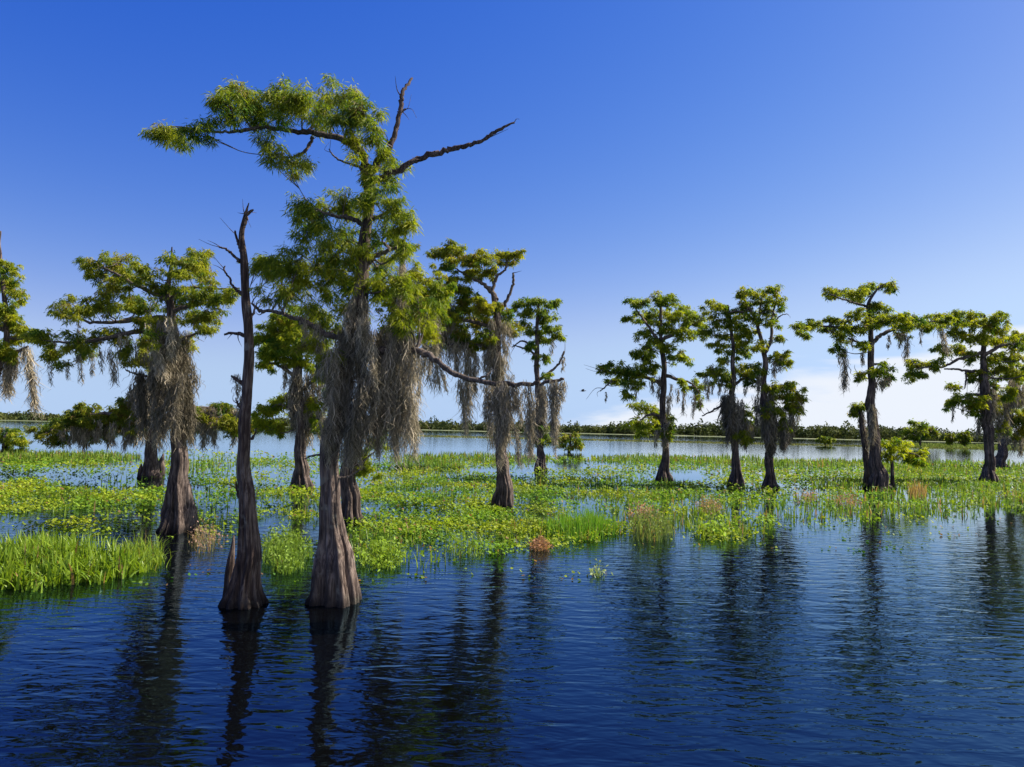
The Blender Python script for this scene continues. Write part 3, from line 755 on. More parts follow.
tree('cypress_tree', 'dense cypress at the right edge with a thick pale bole and an arm reaching left', 'tree', (988, 483),
     [(988, 483, 9), (988, 472, 6.6), (988.5, 455, 4.8), (988, 435, 5), (986, 411, 5.2), (985, 385, 4.2), (984, 360, 3), (984, 335, 2), (985, 315, 1)],
     [[(984, 372, 1.8), (968, 371, 1.3), (955, 369, 1.0), (944, 369, .7)], [(984, 352, 2), (962, 358, 1.6), (945, 366, 1.2), (925, 367, .8), (908, 372, .4)], [(985, 355, 2), (1003, 345, 1.5), (1022, 344, .9)], [(984, 345, 1.8), (968, 335, 1.3), (950, 332, .7)], [(966, 371, 1), (966, 380, .8), (965, 388, .6)], [(985, 395, 1.5), (970, 395, 1), (956, 398, .6)]],
     pads=[(958, 315, 8, 4), (971, 315, 12, 5), (959, 323, 13, 6), (981, 323, 14, 6), (997, 318, 12, 6), (1001, 328, 12, 6), (955, 332, 9, 5), (972, 337, 15, 7), (993, 339, 17, 7), (1012, 339, 14, 7), (1022, 345, 10, 7), (944, 347, 9, 5), (958, 350, 12, 6), (984, 356, 17, 7), (1005, 356, 14, 7), (911, 364, 6, 4), (924, 363, 10, 5), (937, 363, 8, 4),
           (908, 377, 6, 4.5), (918, 372, 7, 4), (976, 375, 12, 6), (995, 370, 14, 7), (1014, 372, 12, 7), (1018, 384, 9, 7), (953, 387, 5, 4), (957, 398, 7, 6), (948, 405, 4, 4), (968, 396, 9, 6), (998, 409, 8, 7), (1008, 392, 8, 7), (1030, 358, 10, 8), (1035, 372, 12, 9), (978, 402, 8, 6), (1002, 425, 8, 7), (992, 388, 9, 7), (972, 410, 6, 6), (1012, 405, 9, 7)],
     moss=[(969, 400, 969, 414, 3), (973, 400, 973, 416, 3), (1012, 380, 1012, 412, 6), (1018, 385, 1018, 412, 5), (1000, 412, 1000, 445, 6), (985, 380, 985, 425, 9), (992, 390, 993, 430, 8), (979, 405, 980, 440, 5), (1006, 400, 1007, 440, 6), (962, 402, 962, 415, 3), (1024, 385, 1024, 410, 6), (953, 405, 953, 424, 1.5)],
     seed=161, tone=(1.08, 1.02, .75), dens=1.1, group=GT)

tree('cypress_tree', 'farther cypress almost hidden behind the dense one at the right edge, bole leaning right', 'tree', (999, 468),
     [(999, 468, 7.5), (1000, 460, 5.2), (1003, 448, 4.2), (1008, 430, 3.6), (1010, 405, 3.4), (1011, 380, 2.6), (1013, 355, 1)],
     [[(1010, 400, 1.6), (1022, 392, 1.2), (1036, 390, .7)]],
     pads=[(1018, 420, 9, 8), (1024, 432, 9, 8), (1030, 412, 12, 9), (1040, 395, 14, 9), (1012, 372, 12, 7), (1026, 400, 10, 7), (1004, 400, 8, 7), (1036, 425, 10, 8)],
     moss=[(1008, 405, 1008, 450, 7), (1014, 425, 1014, 455, 5), (1022, 430, 1022, 458, 6), (1032, 420, 1032, 452, 8)], seed=171, tone=(1.25, 1.0, .7), dens=1.3, group=GT)

# --- small shrubs and distant single trees on the lake
tree('shrub', 'low round green shrub at the left edge beyond the first grass band', 'shrub', (4, 447),
     [(4, 447, 2), (5, 438, 1.4), (7, 432, .6)], [],
     pads=[(-6, 434, 10, 7), (8, 431, 9, 6), (16, 436, 9, 6), (2, 441, 12, 5), (-18, 436, 10, 7), (22, 440, 6, 4)], seed=181, tone=(1.2, 1.15, .8), dens=1.0, brown=.03)
tree('shrub', 'small tawny shrub beside the thin cypress, in front of the far water', 'shrub', (569, 452),
     [(569, 452, 1.6), (570, 444, 1.2), (570, 434, .6)], [],
     pads=[(570, 434, 5, 4), (567, 440, 6, 3), (575, 441, 5, 3.5), (577, 446, 5, 3), (564, 446, 5, 3)], seed=191, tone=(1.0, .98, .9), dens=.9, brown=.2)
tree('cypress_tree', 'distant flat-topped cypress standing alone in front of the far wooded shore', 'tree', (920, 447),
     [(920, 447, 1.3), (920, 440, 1.0), (920, 430, .8), (920, 424, .4)], [[(920, 434, .6), (928, 430, .3)], [(920, 433, .6), (911, 430, .3)]],
     pads=[(919, 422, 8, 2.2), (911, 427, 8, 2), (928, 427, 8, 2), (920, 430, 13, 2.2), (908, 433, 7, 2), (932, 433, 7, 2), (920, 436, 10, 2)], seed=201, tone=(.8, .85, .8), dens=.8, group=GT, tuft=.9, leaf=1.0, lw=.3)
tree('shrub', 'dark tiny shrub on the marsh islet far out, right of the close pair', 'shrub', (825, 445.5),
     [(825, 445.5, 1.0), (825, 441, .7), (825, 438, .4)], [],
     pads=[(825, 438, 4, 2), (822, 440, 4, 2), (829, 440, 4, 2)], seed=211, tone=(.7, .75, .8), dens=1.8, tuft=.5, leaf=.6, lw=.2)
for k, (x, y, h, tn, lab) in enumerate([(952, 447, 12, .8, 'small distant tree on the far marsh, between the flat-topped one and the thin one'), (965, 448, 15, .75, 'thin distant tree on the far marsh, closest to the left of the right-edge cypresses')]):
    tree('shore_tree', lab, 'tree', (x, y), [(x, y, .9), (x, y - h * .5, .7), (x, y - h * .85, .4)], [],
         pads=[(x, y - h, 2.5, 1.3), (x - 3, y - h * .82, 2.5, 1.2), (x + 2.5, y - h * .75, 3, 1.2), (x - 1, y - h * .5, 3, 1.5)], seed=221 + k, tone=(tn, tn, .8), dens=1.0, tuft=.7, leaf=.9, lw=.3)

# ------------------------------------------------------------------ water plants
def fbm(p, sc, seed):
    return np.array([mnoise.fractal(Vector((x * sc + seed, y * sc, seed * .37)), 1.0, 2.0, 3) for x, y in p[:, :2]])


# vegetation survey: (cx, cy, rx, ry, cover) of the floating mats
MATS = [(150, 492, 190, 42, .09), (300, 482, 150, 34, .07), (60, 461, 75, 6, .9), (-20, 470, 60, 5, .7), (20, 483, 30, 6, .9), (60, 498, 90, 12, .8), (10, 507, 50, 10, .75), (120, 508, 40, 8, .5), (100, 520, 60, 9, .35), (165, 493, 40, 5, .5), (-60, 495, 60, 20, .8),
        (215, 482, 35, 4, .75), (228, 494, 30, 4, .6), (275, 461, 45, 4, .6), (210, 463, 50, 4, .35), (270, 493, 25, 5, .8), (310, 512, 30, 14, .55), (205, 510, 30, 8, .2),
        (400, 470, 60, 9, .8), (470, 462, 75, 6, .75), (420, 493, 75, 12, .86), (480, 487, 90, 12, .9), (560, 486, 90, 10, .9), (600, 472, 60, 5, .6), (430, 520, 75, 12, .85), (400, 540, 50, 16, .8), (375, 560, 22, 9, .6), (420, 555, 26, 8, .5),
        (520, 510, 60, 14, .8), (520, 530, 50, 13, .8), (590, 530, 50, 12, .7), (640, 491, 80, 11, .95), (560, 460, 50, 3, .7), (640, 460, 40, 4, .8), (690, 464, 60, 6, .85), (660, 515, 60, 20, .34), (720, 525, 50, 16, .36), (730, 497, 60, 10, .7), (600, 511, 40, 6, .3),
        (800, 470, 90, 9, .9), (760, 480, 60, 6, .6), (860, 480, 100, 9, .9), (950, 476, 90, 12, .95), (1040, 480, 60, 14, .95), (800, 505, 70, 16, .2), (880, 505, 60, 15, .28), (970, 500, 70, 14, .5), (1040, 503, 40, 14, .7), (930, 515, 40, 8, .25), (850, 522, 50, 6, .16), (1100, 485, 70, 20, .8), (485, 545, 30, 10, .3), (560, 546, 40, 5, .4)]


def cover_at(px, py):
    c = np.zeros(len(px))
    for cx, cy, rx, ry, w in MATS:
        d = ((px - cx) / rx) ** 2 + ((py - cy) / ry) ** 2
        c = np.maximum(c, w * np.clip(1.35 - d, 0, 1) ** 0.6)
    return c


g = np.random.default_rng(900)
NC = 120000
px = g.uniform(-140, 1164, NC); py = g.uniform(452, 575, NC)
cv = cover_at(px, py)
keep = cv > 0.02
px, py, cv = px[keep], py[keep], cv[keep]
gp = Gv(px, py)
ok = (gp[:, 1] > 8) & (gp[:, 1] < 110)
px, py, cv, gp = px[ok], py[ok], cv[ok], gp[ok]
n1 = fbm(gp, 0.42, 3.1)
n2 = fbm(gp, 2.4, 8.7)
prob = cv + 1.1 * n1 + 1.25 * n2 - 0.36
prob -= np.where((py > 497) & (px > 555), .20, 0) + np.where(py > 540, .08, 0)
kp = g.uniform(0.05, 0.75, len(prob)) < prob
px, py, cv, gp, n1, n2 = px[kp], py[kp], cv[kp], gp[kp], n1[kp], n2[kp]
ex = g.uniform(0, 1, 175)
sx = np.concatenate([g.uniform(330, 1000, 120), g.uniform(60, 330, 30), g.uniform(340, 620, 25)])
sy = np.concatenate([g.uniform(515, 552, 120), g.uniform(500, 590, 30), g.uniform(550, 580, 25)])
gp = np.vstack([gp, Gv(sx, sy)]); n1 = np.concatenate([n1, ex * .2]); n2 = np.concatenate([n2, ex * 0 - .9])
dist = gp[:, 1]
# round floating leaves in rosettes
nr = 3
idx = np.repeat(np.arange(len(gp)), nr)
n = len(idx)
d_ = dist[idx]
sz = (0.020 + 0.00105 * d_) * g.uniform(0.6, 1.35, n)
c = gp[idx] + g.normal(size=(n, 3)) * np.array((1, 1, 0)) * (0.10 + 0.003 * d_)[:, None]
hh = np.clip(0.14 + 0.16 * n2[idx] + 0.12 * n1[idx], 0.03, .42)
c[:, 2] = 0.012 + hh * g.uniform(0, 1, n) ** 1.2
nrm = unit(g.normal(size=(n, 3)) * np.array((.55, .55, .15)) + np.array((0, 0, 0.9)))
ax = unit(np.cross(nrm, g.normal(size=(n, 3))))
bx = np.cross(nrm, ax)
th = np.linspace(0, 2 * np.pi, 6, endpoint=False)
el = g.uniform(0.62, 0.95, n)
V = c[:, None, :] + sz[:, None, None] * (np.cos(th)[None, :, None] * ax[:, None, :] + el[:, None, None] * np.sin(th)[None, :, None] * bx[:, None, :])
V[:, :, 2] += (sz * .25)[:, None] * (np.cos(th) ** 2)[None, :]
V[:, :, 2] = np.maximum(V[:, :, 2], 0.008)
t = np.clip(0.5 + 0.7 * n1[idx] + 0.3 * n2[idx] + g.normal(size=n) * 0.26, 0, 1)[:, None]
col = np.array((0.06, 0.12, 0.009)) * (1 - t) + np.array((0.28, 0.33, 0.016)) * t
n3 = fbm(gp, .25, 33.0)[idx]
mixg = np.clip(.5 + 1.6 * n3 + g.normal(size=n) * .15, 0, 1)[:, None]
col = col * (np.array((.55, .85, 1.3)) * (1 - mixg) + mixg)
dead = g.uniform(size=n) < 0.03 + .10 * (n2[idx] < -.3)
col[dead] = np.array((0.25, 0.14, 0.05)) * g.uniform(.5, 1.2, (dead.sum(), 1))
o = mesh('floating_plants', V.reshape(-1, 3), np.arange(6 * n).reshape(-1, 6), M_PAD, None, np.repeat(col, 6, 0))
tag(o, 'bright green mats of floating round-leaved plants spread across the shallows between the trees', 'water plants', kind='stuff')

# grass blades standing in and behind the mats
gb = np.random.default_rng(901)
bands = [(60, 458, 80, 4, 2600), (470, 458, 80, 4, 1800), (640, 459, 50, 4, 1100), (720, 460, 60, 4, 1300), (820, 464, 80, 4, 1800), (960, 468, 90, 7, 2600), (430, 467, 35, 5, 900),
         (460, 490, 90, 14, 1400), (620, 490, 90, 10, 1200), (900, 485, 90, 9, 2000), (1020, 495, 50, 14, 1600), (660, 512, 70, 20, 1700), (730, 522, 50, 16, 1500), (800, 508, 60, 14, 1000), (880, 508, 60, 13, 1100),
         (960, 505, 50, 13, 1000), (390, 548, 45, 16, 700), (520, 535, 50, 12, 800), (215, 500, 45, 30, 500), (300, 500, 40, 18, 450), (110, 500, 90, 22, 700), (30, 500, 70, 14, 700), (200, 465, 60, 7, 500), (420, 560, 40, 9, 250), (470, 545, 40, 12, 300)]
pts = []
for cx, cy, rx, ry, nb in bands:
    a = gb.uniform(0, 2 * np.pi, nb); r = np.sqrt(gb.uniform(0, 1, nb))
    pts.append(Gv(cx + rx * r * np.cos(a), cy + ry * r * np.sin(a)))
bp = np.concatenate(pts)
fb = fbm(bp, 0.5, 21.0)
bp = bp[((fb + gb.normal(size=len(bp)) * .25) > -0.12) & ((bp[:, 1] > 42) | (gb.uniform(size=len(bp)) < .45))]
n = len(bp)
d_ = bp[:, 1]
Lb = gb.uniform(0.15, 0.5, n) * np.clip(0.85 + 0.006 * d_, .8, 1.25)
V, F, k = ribbons(bp - np.array((0, 0, .03)), Lb, (0.012 + 0.0009 * d_) * gb.uniform(.7, 1.4, n), gb, up=True, nseg=3, bend=.3)
t = gb.uniform(0, 1, n)[:, None]
col = np.array((0.06, 0.12, 0.012)) * (1 - t) + np.array((0.19, 0.26, 0.022)) * t
dead = gb.uniform(size=n) < 0.08
col[dead] = np.array((0.28, 0.17, 0.07))
o = mesh('marsh_grass', V, F, M_GRASS, None, np.repeat(col, k, 0))
tag(o, 'scattered upright green marsh grass growing through the floating mats', 'grass', kind='stuff')


def clump(name, label, cat, cx, cy, rx, ry, nb, hmin, hmax, wd, ca, cb, seed, bend=.35, deadfrac=.03, flowers=None, group=None):
    gg = np.random.default_rng(seed)
    a = gg.uniform(0, 2 * np.pi, nb); r = gg.uniform(0, 1, nb) ** .6
    p = Gv(cx + rx * r * np.cos(a), cy + ry * r * np.sin(a))
    p = p[p[:, 1] > 0]
    p = p + gg.normal(size=p.shape) * np.array((.06, .06, 0))
    if nb > 900:
        kpc = (fbm(p, .9, seed * 1.7) + gg.normal(size=len(p)) * .2 + .55 * (1 - r[:len(p)] ** 2)) > .12
        p = p[kpc]; r = r[:len(kpc)][kpc]
    n = len(p)
    org = p.mean(0); org[2] = 0
    Lb = gg.uniform(hmin, hmax, n) * (1 - 0.35 * r[:n] ** 3) * np.clip(1 + .55 * fbm(p, 1.1, seed), .5, 1.4)
    V, F, k = ribbons(p - np.array((0, 0, .04)), Lb, wd * gg.uniform(.6, 1.4, n), gg, up=True, nseg=5, bend=bend)
    t = np.clip(gg.normal(.5, .25, n), 0, 1)[:, None]
    col = np.array(ca) * (1 - t) + np.array(cb) * t
    dd = gg.uniform(size=n) < deadfrac
    col[dd] = np.array((0.27, 0.16, 0.07))
    if flowers is None:
        o = mesh(name, V, F, M_GRASS, None, np.repeat(col, k, 0), origin=org)
        tag(o, label, cat, group)
        return o
    root = empty(name, org, label, cat, group)
    mesh('stems', V, F, M_GRASS, root, np.repeat(col, k, 0))
    nf, fc, fs = flowers
    i = gg.integers(0, n, nf)
    c = p[i] + np.array((0, 0, 1)) * (Lb[i] * gg.uniform(.45, 1.0, nf))[:, None] + gg.normal(size=(nf, 3)) * .05
    dr = unit(gg.normal(size=(nf, 3)) + np.array((0, 0, .2)))
    V, F = diamonds(c, dr, fs * gg.uniform(.6, 1.3, nf), fs * .5 * gg.uniform(.6, 1.3, nf), gg)
    mesh('leaves', V, F, M_PAD, root, np.repeat(np.array(fc) * gg.uniform(.6, 1.3, (nf, 1)), 4, 0))
    return root


GRA, GRB = (0.08, 0.15, 0.010), (0.26, 0.33, 0.024)
GP = "reed clumps in the shallows"
clump('reed_clump', 'large bright green clump of arching reeds in the water at the lower left', 'reeds', 40, 572, 105, 21, 5200, .22, .78, .046, (.075, .15, .010), (.24, .33, .022), 301, .55, group=GP)
clump('reed_clump', 'low reed tuft on the right flank of the big lower-left reeds, leaning toward the snag', 'reeds', 140, 562, 26, 12, 420, .3, .62, .02, GRA, GRB, 302, .5, group=GP)
clump('reed_clump', 'dense upright green reed patch at the mat front, right of the slim-footed cypress', 'reeds', 582, 531, 40, 11, 2300, .3, .72, .020, (0.07, .18, .015), (.17, .31, .025), 303, .22, group=GP)
clump('reed_clump', 'bushy green reeds between the feet of the snag and the big leaning cypress', 'reeds', 287, 558, 23, 17, 1100, .25, .6, .018, (0.09, .17, .02), (.20, .28, .03), 304, .4, flowers=(900, (.16, .24, .03), .09), group=GP)
clump('water_weed', 'loose green weeds trailing forward from the mat edge right of the big cypress foot', 'water plant', 380, 560, 25, 12, 320, .15, .42, .018, GRA, GRB, 305, .4, flowers=(600, (.2, .3, .03), .10))
clump('water_weed', 'thin weed stalks at the mat edge left of the upright reed patch', 'water plant', 470, 550, 26, 10, 160, .15, .5, .014, GRA, GRB, 306, .3, flowers=(220, (.2, .3, .03), .10))
clump('dead_weed', 'rust-brown withered clump in the water just in front of the upright reed patch', 'water plant', 540, 549, 8, 3.5, 220, .12, .4, .014, (.20, .10, .05), (.34, .20, .12), 307, .5, .3, flowers=(420, (.33, .17, .10), .08))
clump('water_weed', 'tiny lone sprig in open water right of the withered brown clump', 'water plant', 597, 576, 9, 2, 40, .12, .3, .014, (.1, .16, .05), (.25, .3, .12), 308, .5, flowers=(45, (.28, .34, .15), .09))
clump('dead_weed', 'reddish dry weeds with thin stems standing at the foot of the mossy left cypress', 'water plant', 187, 527, 12, 5, 160, .2, .6, .012, (.2, .1, .05), (.3, .18, .1), 309, .4, .4, flowers=(240, (.34, .17, .11), .08))
clump('dead_weed', 'pinkish dry weeds just left of the dead snag', 'water plant', 206, 545, 16, 9, 150, .2, .6, .012, (.14, .15, .05), (.3, .2, .1), 310, .4, .3, flowers=(220, (.36, .22, .16), .07))
clump('dead_weed', 'dull pink weeds behind the upright reed patch, right end', 'water plant', 643, 519, 14, 5, 160, .2, .6, .016, (.14, .14, .05), (.3, .2, .12), 311, .4, .3, flowers=(260, (.36, .19, .15), .09))
clump('dead_weed', 'rusty dry weeds in the open shallows in front of the close pair', 'water plant', 709, 511, 14, 5, 140, .2, .6, .016, (.14, .14, .05), (.3, .2, .12), 312, .4, .3, flowers=(260, (.33, .2, .12), .09))
clump('reed_tuft', 'tall tawny grass tuft right of the yellow-green sapling', 'reeds', 918, 497, 9, 3, 160, .5, 1.1, .03, (.24, .15, .05), (.36, .24, .09), 313, .18, .2)
clump('dead_weed', 'reddish dry weeds in the shallows left of the scarecrow-shaped cypress', 'water plant', 848, 505, 16, 5, 130, .2, .6, .018, (.14, .14, .05), (.3, .2, .12), 314, .4, .3, flowers=(220, (.34, .17, .11), .09))
clump('dead_weed', 'faint reddish weeds in the shallows right of the close pair', 'water plant', 806, 500, 12, 4, 110, .2, .55, .018, (.14, .14, .05), (.3, .2, .12), 315, .4, .3, flowers=(180, (.34, .19, .13), .09))
clump('water_weed', 'broad-leaved bright weeds at the mat edge in front of the close pair', 'water plant', 715, 535, 22, 6, 160, .2, .5, .03, GRA, GRB, 316, .4, flowers=(220, (.24, .36, .04), .15))
clump('water_weed', 'dark leafy weeds standing in front of the leftmost cypress of the right-hand group', 'water plant', 652, 535, 22, 8, 420, .3, .8, .018, (.08, .12, .03), (.18, .22, .05), 317, .3, .1, flowers=(420, (.14, .19, .04), .10))

# ------------------------------------------------------------------ far marsh and wood
gf = np.random.default_rng(77)


def strip_blades(name, label, y0, y1, x0, x1, nb, h, w, ca, cb, dead):
    px = gf.uniform(x0, x1, nb)
    py = gf.uniform(y0, y1, nb) + (px - 512) * math.tan(ROLL)
    p = Gv(px, py)
    ok = (p[:, 1] > 0) & (p[:, 1] < 900)
    p = p[ok]; n = len(p)
    V, F, k = ribbons(p - np.array((0, 0, .1)), h * gf.uniform(.5, 1.2, n), w * gf.uniform(.6, 1.4, n), gf, up=True, nseg=2, bend=.2)
    t = gf.uniform(0, 1, n)[:, None]
    col = np.array(ca) * (1 - t) + np.array(cb) * t
    o = mesh(name, V, F, M_FAR, None, np.repeat(col, k, 0))
    tag(o, label, 'grass', kind='stuff')


strip_blades('marsh_strip', 'thin far-off strip of marsh grass crossing the open water before the wooded shore', 437.6, 438.6, 380, 1300, 8000, .42, .5, (.12, .14, .03), (.22, .20, .06), .2)
strip_blades('marsh_strip', 'pale green far shore grass at the foot of the distant wood', 431.4, 431.9, -300, 1400, 7000, .9, 1.2, (.14, .17, .04), (.22, .24, .07), .1)
strip_blades('marsh_strip', 'far green marsh behind the right-hand trees, between the distant lone cypress and the right edge', 434.5, 438.5, 885, 1300, 9000, .9, .6, (.13, .18, .03), (.24, .27, .06), .1)

# the wooded far shore
YF = 560.0
prof_x = np.array((-400, 0, 60, 250, 420, 470, 560, 600, 680, 740, 800, 850, 900, 950, 1000, 1400))
prof_h = np.array((7.5, 6.8, 6.8, 7.2, 8.0, 8.2, 6.8, 7.2, 10.6, 12.4, 11.6, 12.4, 11.6, 9.6, 9.0, 9.0))
Vc, Fc, Tc = [], [], []
Vt, n0 = [], 0
cs, rs, tn = [], [], []
for i in range(2300):
    x = gf.uniform(-420, 1450)
    Yd = YF + gf.uniform(0, 45)
    b = P(x, 430, Yd); b[2] = 0
    hgt = np.interp(x, prof_x, prof_h) * (gf.uniform(.5, 1.0) if gf.uniform() > .07 else gf.uniform(1.05, 1.4))
    rw = gf.uniform(2.0, 4.2)
    q = unit(gf.normal(size=(70, 3))) * (gf.uniform(.4, 1, 70) ** .5)[:, None] * np.array((rw, rw, hgt * .5)) + b + np.array((0, 0, hgt * .5))
    q[:, 2] = np.clip(q[:, 2], 0.2, None)
    cs.append(q); tn.append(np.full(70, np.clip(gf.normal(.45, .28), 0, 1)))
cs = np.concatenate(cs); tn = np.concatenate(tn)
n = len(cs)
d = unit(gf.normal(size=(n, 3)) + np.array((0, 0, -.2)))
V, F = diamonds(cs, d, gf.uniform(1.2, 2.4, n), gf.uniform(.8, 1.6, n), gf)
col = np.array((.036, .055, .018)) * (1 - tn)[:, None] + np.array((.11, .12, .032)) * tn[:, None]
o = mesh('far_wood', V, F, M_FAR, None, np.repeat(col, 4, 0))
tag(o, 'low dark wood lining the far shore of the lake', 'woods', kind='stuff')
# land it stands on
xs = np.linspace(-900, 900, 60)
ring = []
for x in xs:
    w = 3 * math.sin(x * .021) + 2 * math.sin(x * .057)
    ring += [(x, 545 + w, -.3), (x, 556 + w, .35), (x, 700, 1.2), (x, 5000, 2.0)]
ring = np.array(ring)
F = [(i * 4 + k, i * 4 + k + 4, i * 4 + k + 5, i * 4 + k + 1) for i in range(59) for k in range(3)]
m, nt = new_mat('shore_ground')
pb = N(nt, 'ShaderNodeBsdfPrincipled')
tc = N(nt, 'ShaderNodeTexCoord')
nz = N(nt, 'ShaderNodeTexNoise'); nz.inputs['Scale'].default_value = .15; nz.inputs['Detail'].default_value = 6
nt.links.new(tc.outputs['Object'], nz.inputs['Vector'])
cr = ramp(nt, [(.35, (.05, .07, .02)), (.65, (.13, .14, .05))])
nt.links.new(nz.outputs[0], cr.inputs[0]); nt.links.new(cr.outputs[0], pb.inputs['Base Color'])
pb.inputs['Roughness'].default_value = 1
out = N(nt, 'ShaderNodeOutputMaterial'); nt.links.new(pb.outputs[0], out.inputs[0])
o = mesh('far_shore', ring, F, m, None, smooth=True)
tag(o, kind='structure')

# ------------------------------------------------------------------ water
m, nt = new_mat('lake_water')
L = nt.links.new
geo = N(nt, 'ShaderNodeNewGeometry')


def wave_noise(scale, detail, rough, dist, rot):
    mp = N(nt, 'ShaderNodeMapping')
    mp.inputs['Scale'].default_value = scale
    mp.inputs['Rotation'].default_value = (0, 0, R(rot))
    L(geo.outputs['Position'], mp.inputs[0])
    nn = N(nt, 'ShaderNodeTexNoise')
    nn.inputs['Scale'].default_value = 1
    nn.inputs['Detail'].default_value = detail
    nn.inputs['Roughness'].default_value = rough
    nn.inputs['Distortion'].default_value = dist
    L(mp.outputs[0], nn.inputs['Vector'])
    return nn


a = wave_noise((1.5, 3.7, 1), 2, .45, .7, 14)
b = wave_noise((4.8, 9.0, 1), 1, .5, .6, -9)
c = wave_noise((.35, .6, 1), 2, .5, .2, 4)
s1 = N(nt, 'ShaderNodeMath', operation='MULTIPLY_ADD'); s1.inputs[1].default_value = 0.26
L(b.outputs[0], s1.inputs[0]); L(a.outputs[0], s1.inputs[2])
s2 = N(nt, 'ShaderNodeMath', operation='MULTIPLY_ADD'); s2.inputs[1].default_value = 0.8
L(c.outputs[0], s2.inputs[0]); L(s1.outputs[0], s2.inputs[2])
# the plant-filled shallows are sheltered; open water is ruffled
sp = N(nt, 'ShaderNodeSeparateXYZ'); L(geo.outputs['Position'], sp.inputs[0])
mr = N(nt, 'ShaderNodeMapRange', interpolation_type='SMOOTHSTEP')
mr.inputs['From Min'].default_value = 15; mr.inputs['From Max'].default_value = 34
mr.inputs['To Min'].default_value = 1.0; mr.inputs['To Max'].default_value = .16
L(sp.outputs[1], mr.inputs[0])
mr2 = N(nt, 'ShaderNodeMapRange', interpolation_type='SMOOTHSTEP')
mr2.inputs['From Min'].default_value = 75; mr2.inputs['From Max'].default_value = 140
mr2.inputs['To Min'].default_value = 0; mr2.inputs['To Max'].default_value = .12
L(sp.outputs[1], mr2.inputs[0])
mad = N(nt, 'ShaderNodeMath', operation='ADD'); L(mr.outputs[0], mad.inputs[0]); L(mr2.outputs[0], mad.inputs[1])
mu = N(nt, 'ShaderNodeMath', operation='MULTIPLY'); mu.inputs[1].default_value = 0.31
L(mad.outputs[0], mu.inputs[0])
bp_ = N(nt, 'ShaderNodeBump'); bp_.inputs['Distance'].default_value = .055
L(mu.outputs[0], bp_.inputs['Strength'])
L(s2.outputs[0], bp_.inputs['Height'])
df = N(nt, 'ShaderNodeBsdfDiffuse'); df.inputs['Color'].default_value = (.0014, .0012, .0011, 1)
gl = N(nt, 'ShaderNodeBsdfGlossy'); gl.inputs['Roughness'].default_value = .03; gl.inputs['Color'].default_value = (.76, .91, 1, 1)
fr = N(nt, 'ShaderNodeFresnel'); fr.inputs['IOR'].default_value = 1.56
for nd in (df, gl, fr):
    L(bp_.outputs[0], nd.inputs['Normal'])
# low-angle reflection is clear, steep reflection is tinted to deepen the sky's blue in colour
fm = N(nt, 'ShaderNodeMapRange'); fm.inputs['From Min'].default_value = .05; fm.inputs['From Max'].default_value = .85
L(fr.outputs[0], fm.inputs[0])
gc = N(nt, 'ShaderNodeMix', data_type='RGBA'); gc.inputs[6].default_value = (.24, .66, 1, 1); gc.inputs[7].default_value = (.88, .96, 1, 1)
L(fm.outputs[0], gc.inputs[0]); L(gc.outputs[2], gl.inputs['Color'])
ms = N(nt, 'ShaderNodeMixShader')
L(fr.outputs[0], ms.inputs[0]); L(df.outputs[0], ms.inputs[1]); L(gl.outputs[0], ms.inputs[2])
out = N(nt, 'ShaderNodeOutputMaterial'); L(ms.outputs[0], out.inputs[0])
S = 6000.0
xs = np.array((-S, -200, 0, 200, S)); ys = np.array((-300, 0, 60, 400, S))
V = np.array([(x, y, 0) for y in ys for x in xs], float)
F = [(j * 5 + i, j * 5 + i + 1, j * 5 + i + 6, j * 5 + i + 5) for j in range(4) for i in range(4)]
o = mesh('water', V, F, m)
tag(o, kind='structure')

# ------------------------------------------------------------------ bird
Yb = 78.0
bc = P(583, 391, Yb)
sB = 1.0
bx = [(-.28, 0, 0, .012), (-.2, 0, .0, .04), (-.05, 0, 0, .075), (.1, 0, .01, .065), (.19, 0, .03, .04), (.25, 0, .035, .045), (.3, 0, .03, .02), (.37, 0, .02, .006)]
bpath = np.array([p[:3] for p in bx]) + bc
V1, F1 = tube(catmull(np.column_stack([bpath, [p[3] for p in bx]]), 4)[:, :3], catmull(np.column_stack([bpath, [p[3] for p in bx]]), 4)[:, 3], 10)
parts = [(V1, F1)]
for sd in (-1, 1):
    top, bot = [], []
    for k in range(9):
        t = k / 8
        yy = sd * (.04 + t * .46)
        zz = .03 + .16 * math.sin(t * 2.4) * (1 if t < .6 else 1)
        ch = .20 * (1 - t ** 2.2) + .03
        xo = .06 + .08 * math.sin(t * 3.1) - .16 * t * t
        top.append((xo, yy, zz)); bot.append((xo - ch, yy, zz - .015))
    n = 9
    up = np.array(top + bot) + bc
    dn = up - np.array((0, 0, .012))
    V = np.vstack([up, dn])
    F = [(k, k + 1, n + k + 1, n + k) for k in range(8)] + [(2 * n + k, 3 * n + k, 3 * n + k + 1, 2 * n + k + 1) for k in range(8)] + [(k, 2 * n + k, 2 * n + k + 1, k + 1) for k in range(8)] + [(n + k, n + k + 1, 3 * n + k + 1, 3 * n + k) for k in range(8)]
    parts.append((V, np.array(F)))
tv = np.array([(-.27, -.02, 0), (-.27, .02, 0), (-.42, .07, -.01), (-.42, -.07, -.01)]) + bc
parts.append((np.vstack([tv, tv - np.array((0, 0, .012))]), np.array([(0, 1, 2, 3), (4, 7, 6, 5), (0, 4, 5, 1), (1, 5, 6, 2), (2, 6, 7, 3), (3, 7, 4, 0)])))
V, F = cat_parts(parts)
m, nt = new_mat('bird_plumage')
pb = N(nt, 'ShaderNodeBsdfPrincipled'); pb.inputs['Roughness'].default_value = .8
nz = N(nt, 'ShaderNodeTexNoise'); nz.inputs['Scale'].default_value = 14
cr = ramp(nt, [(.4, (.02, .02, .025)), (.7, (.07, .06, .06))])
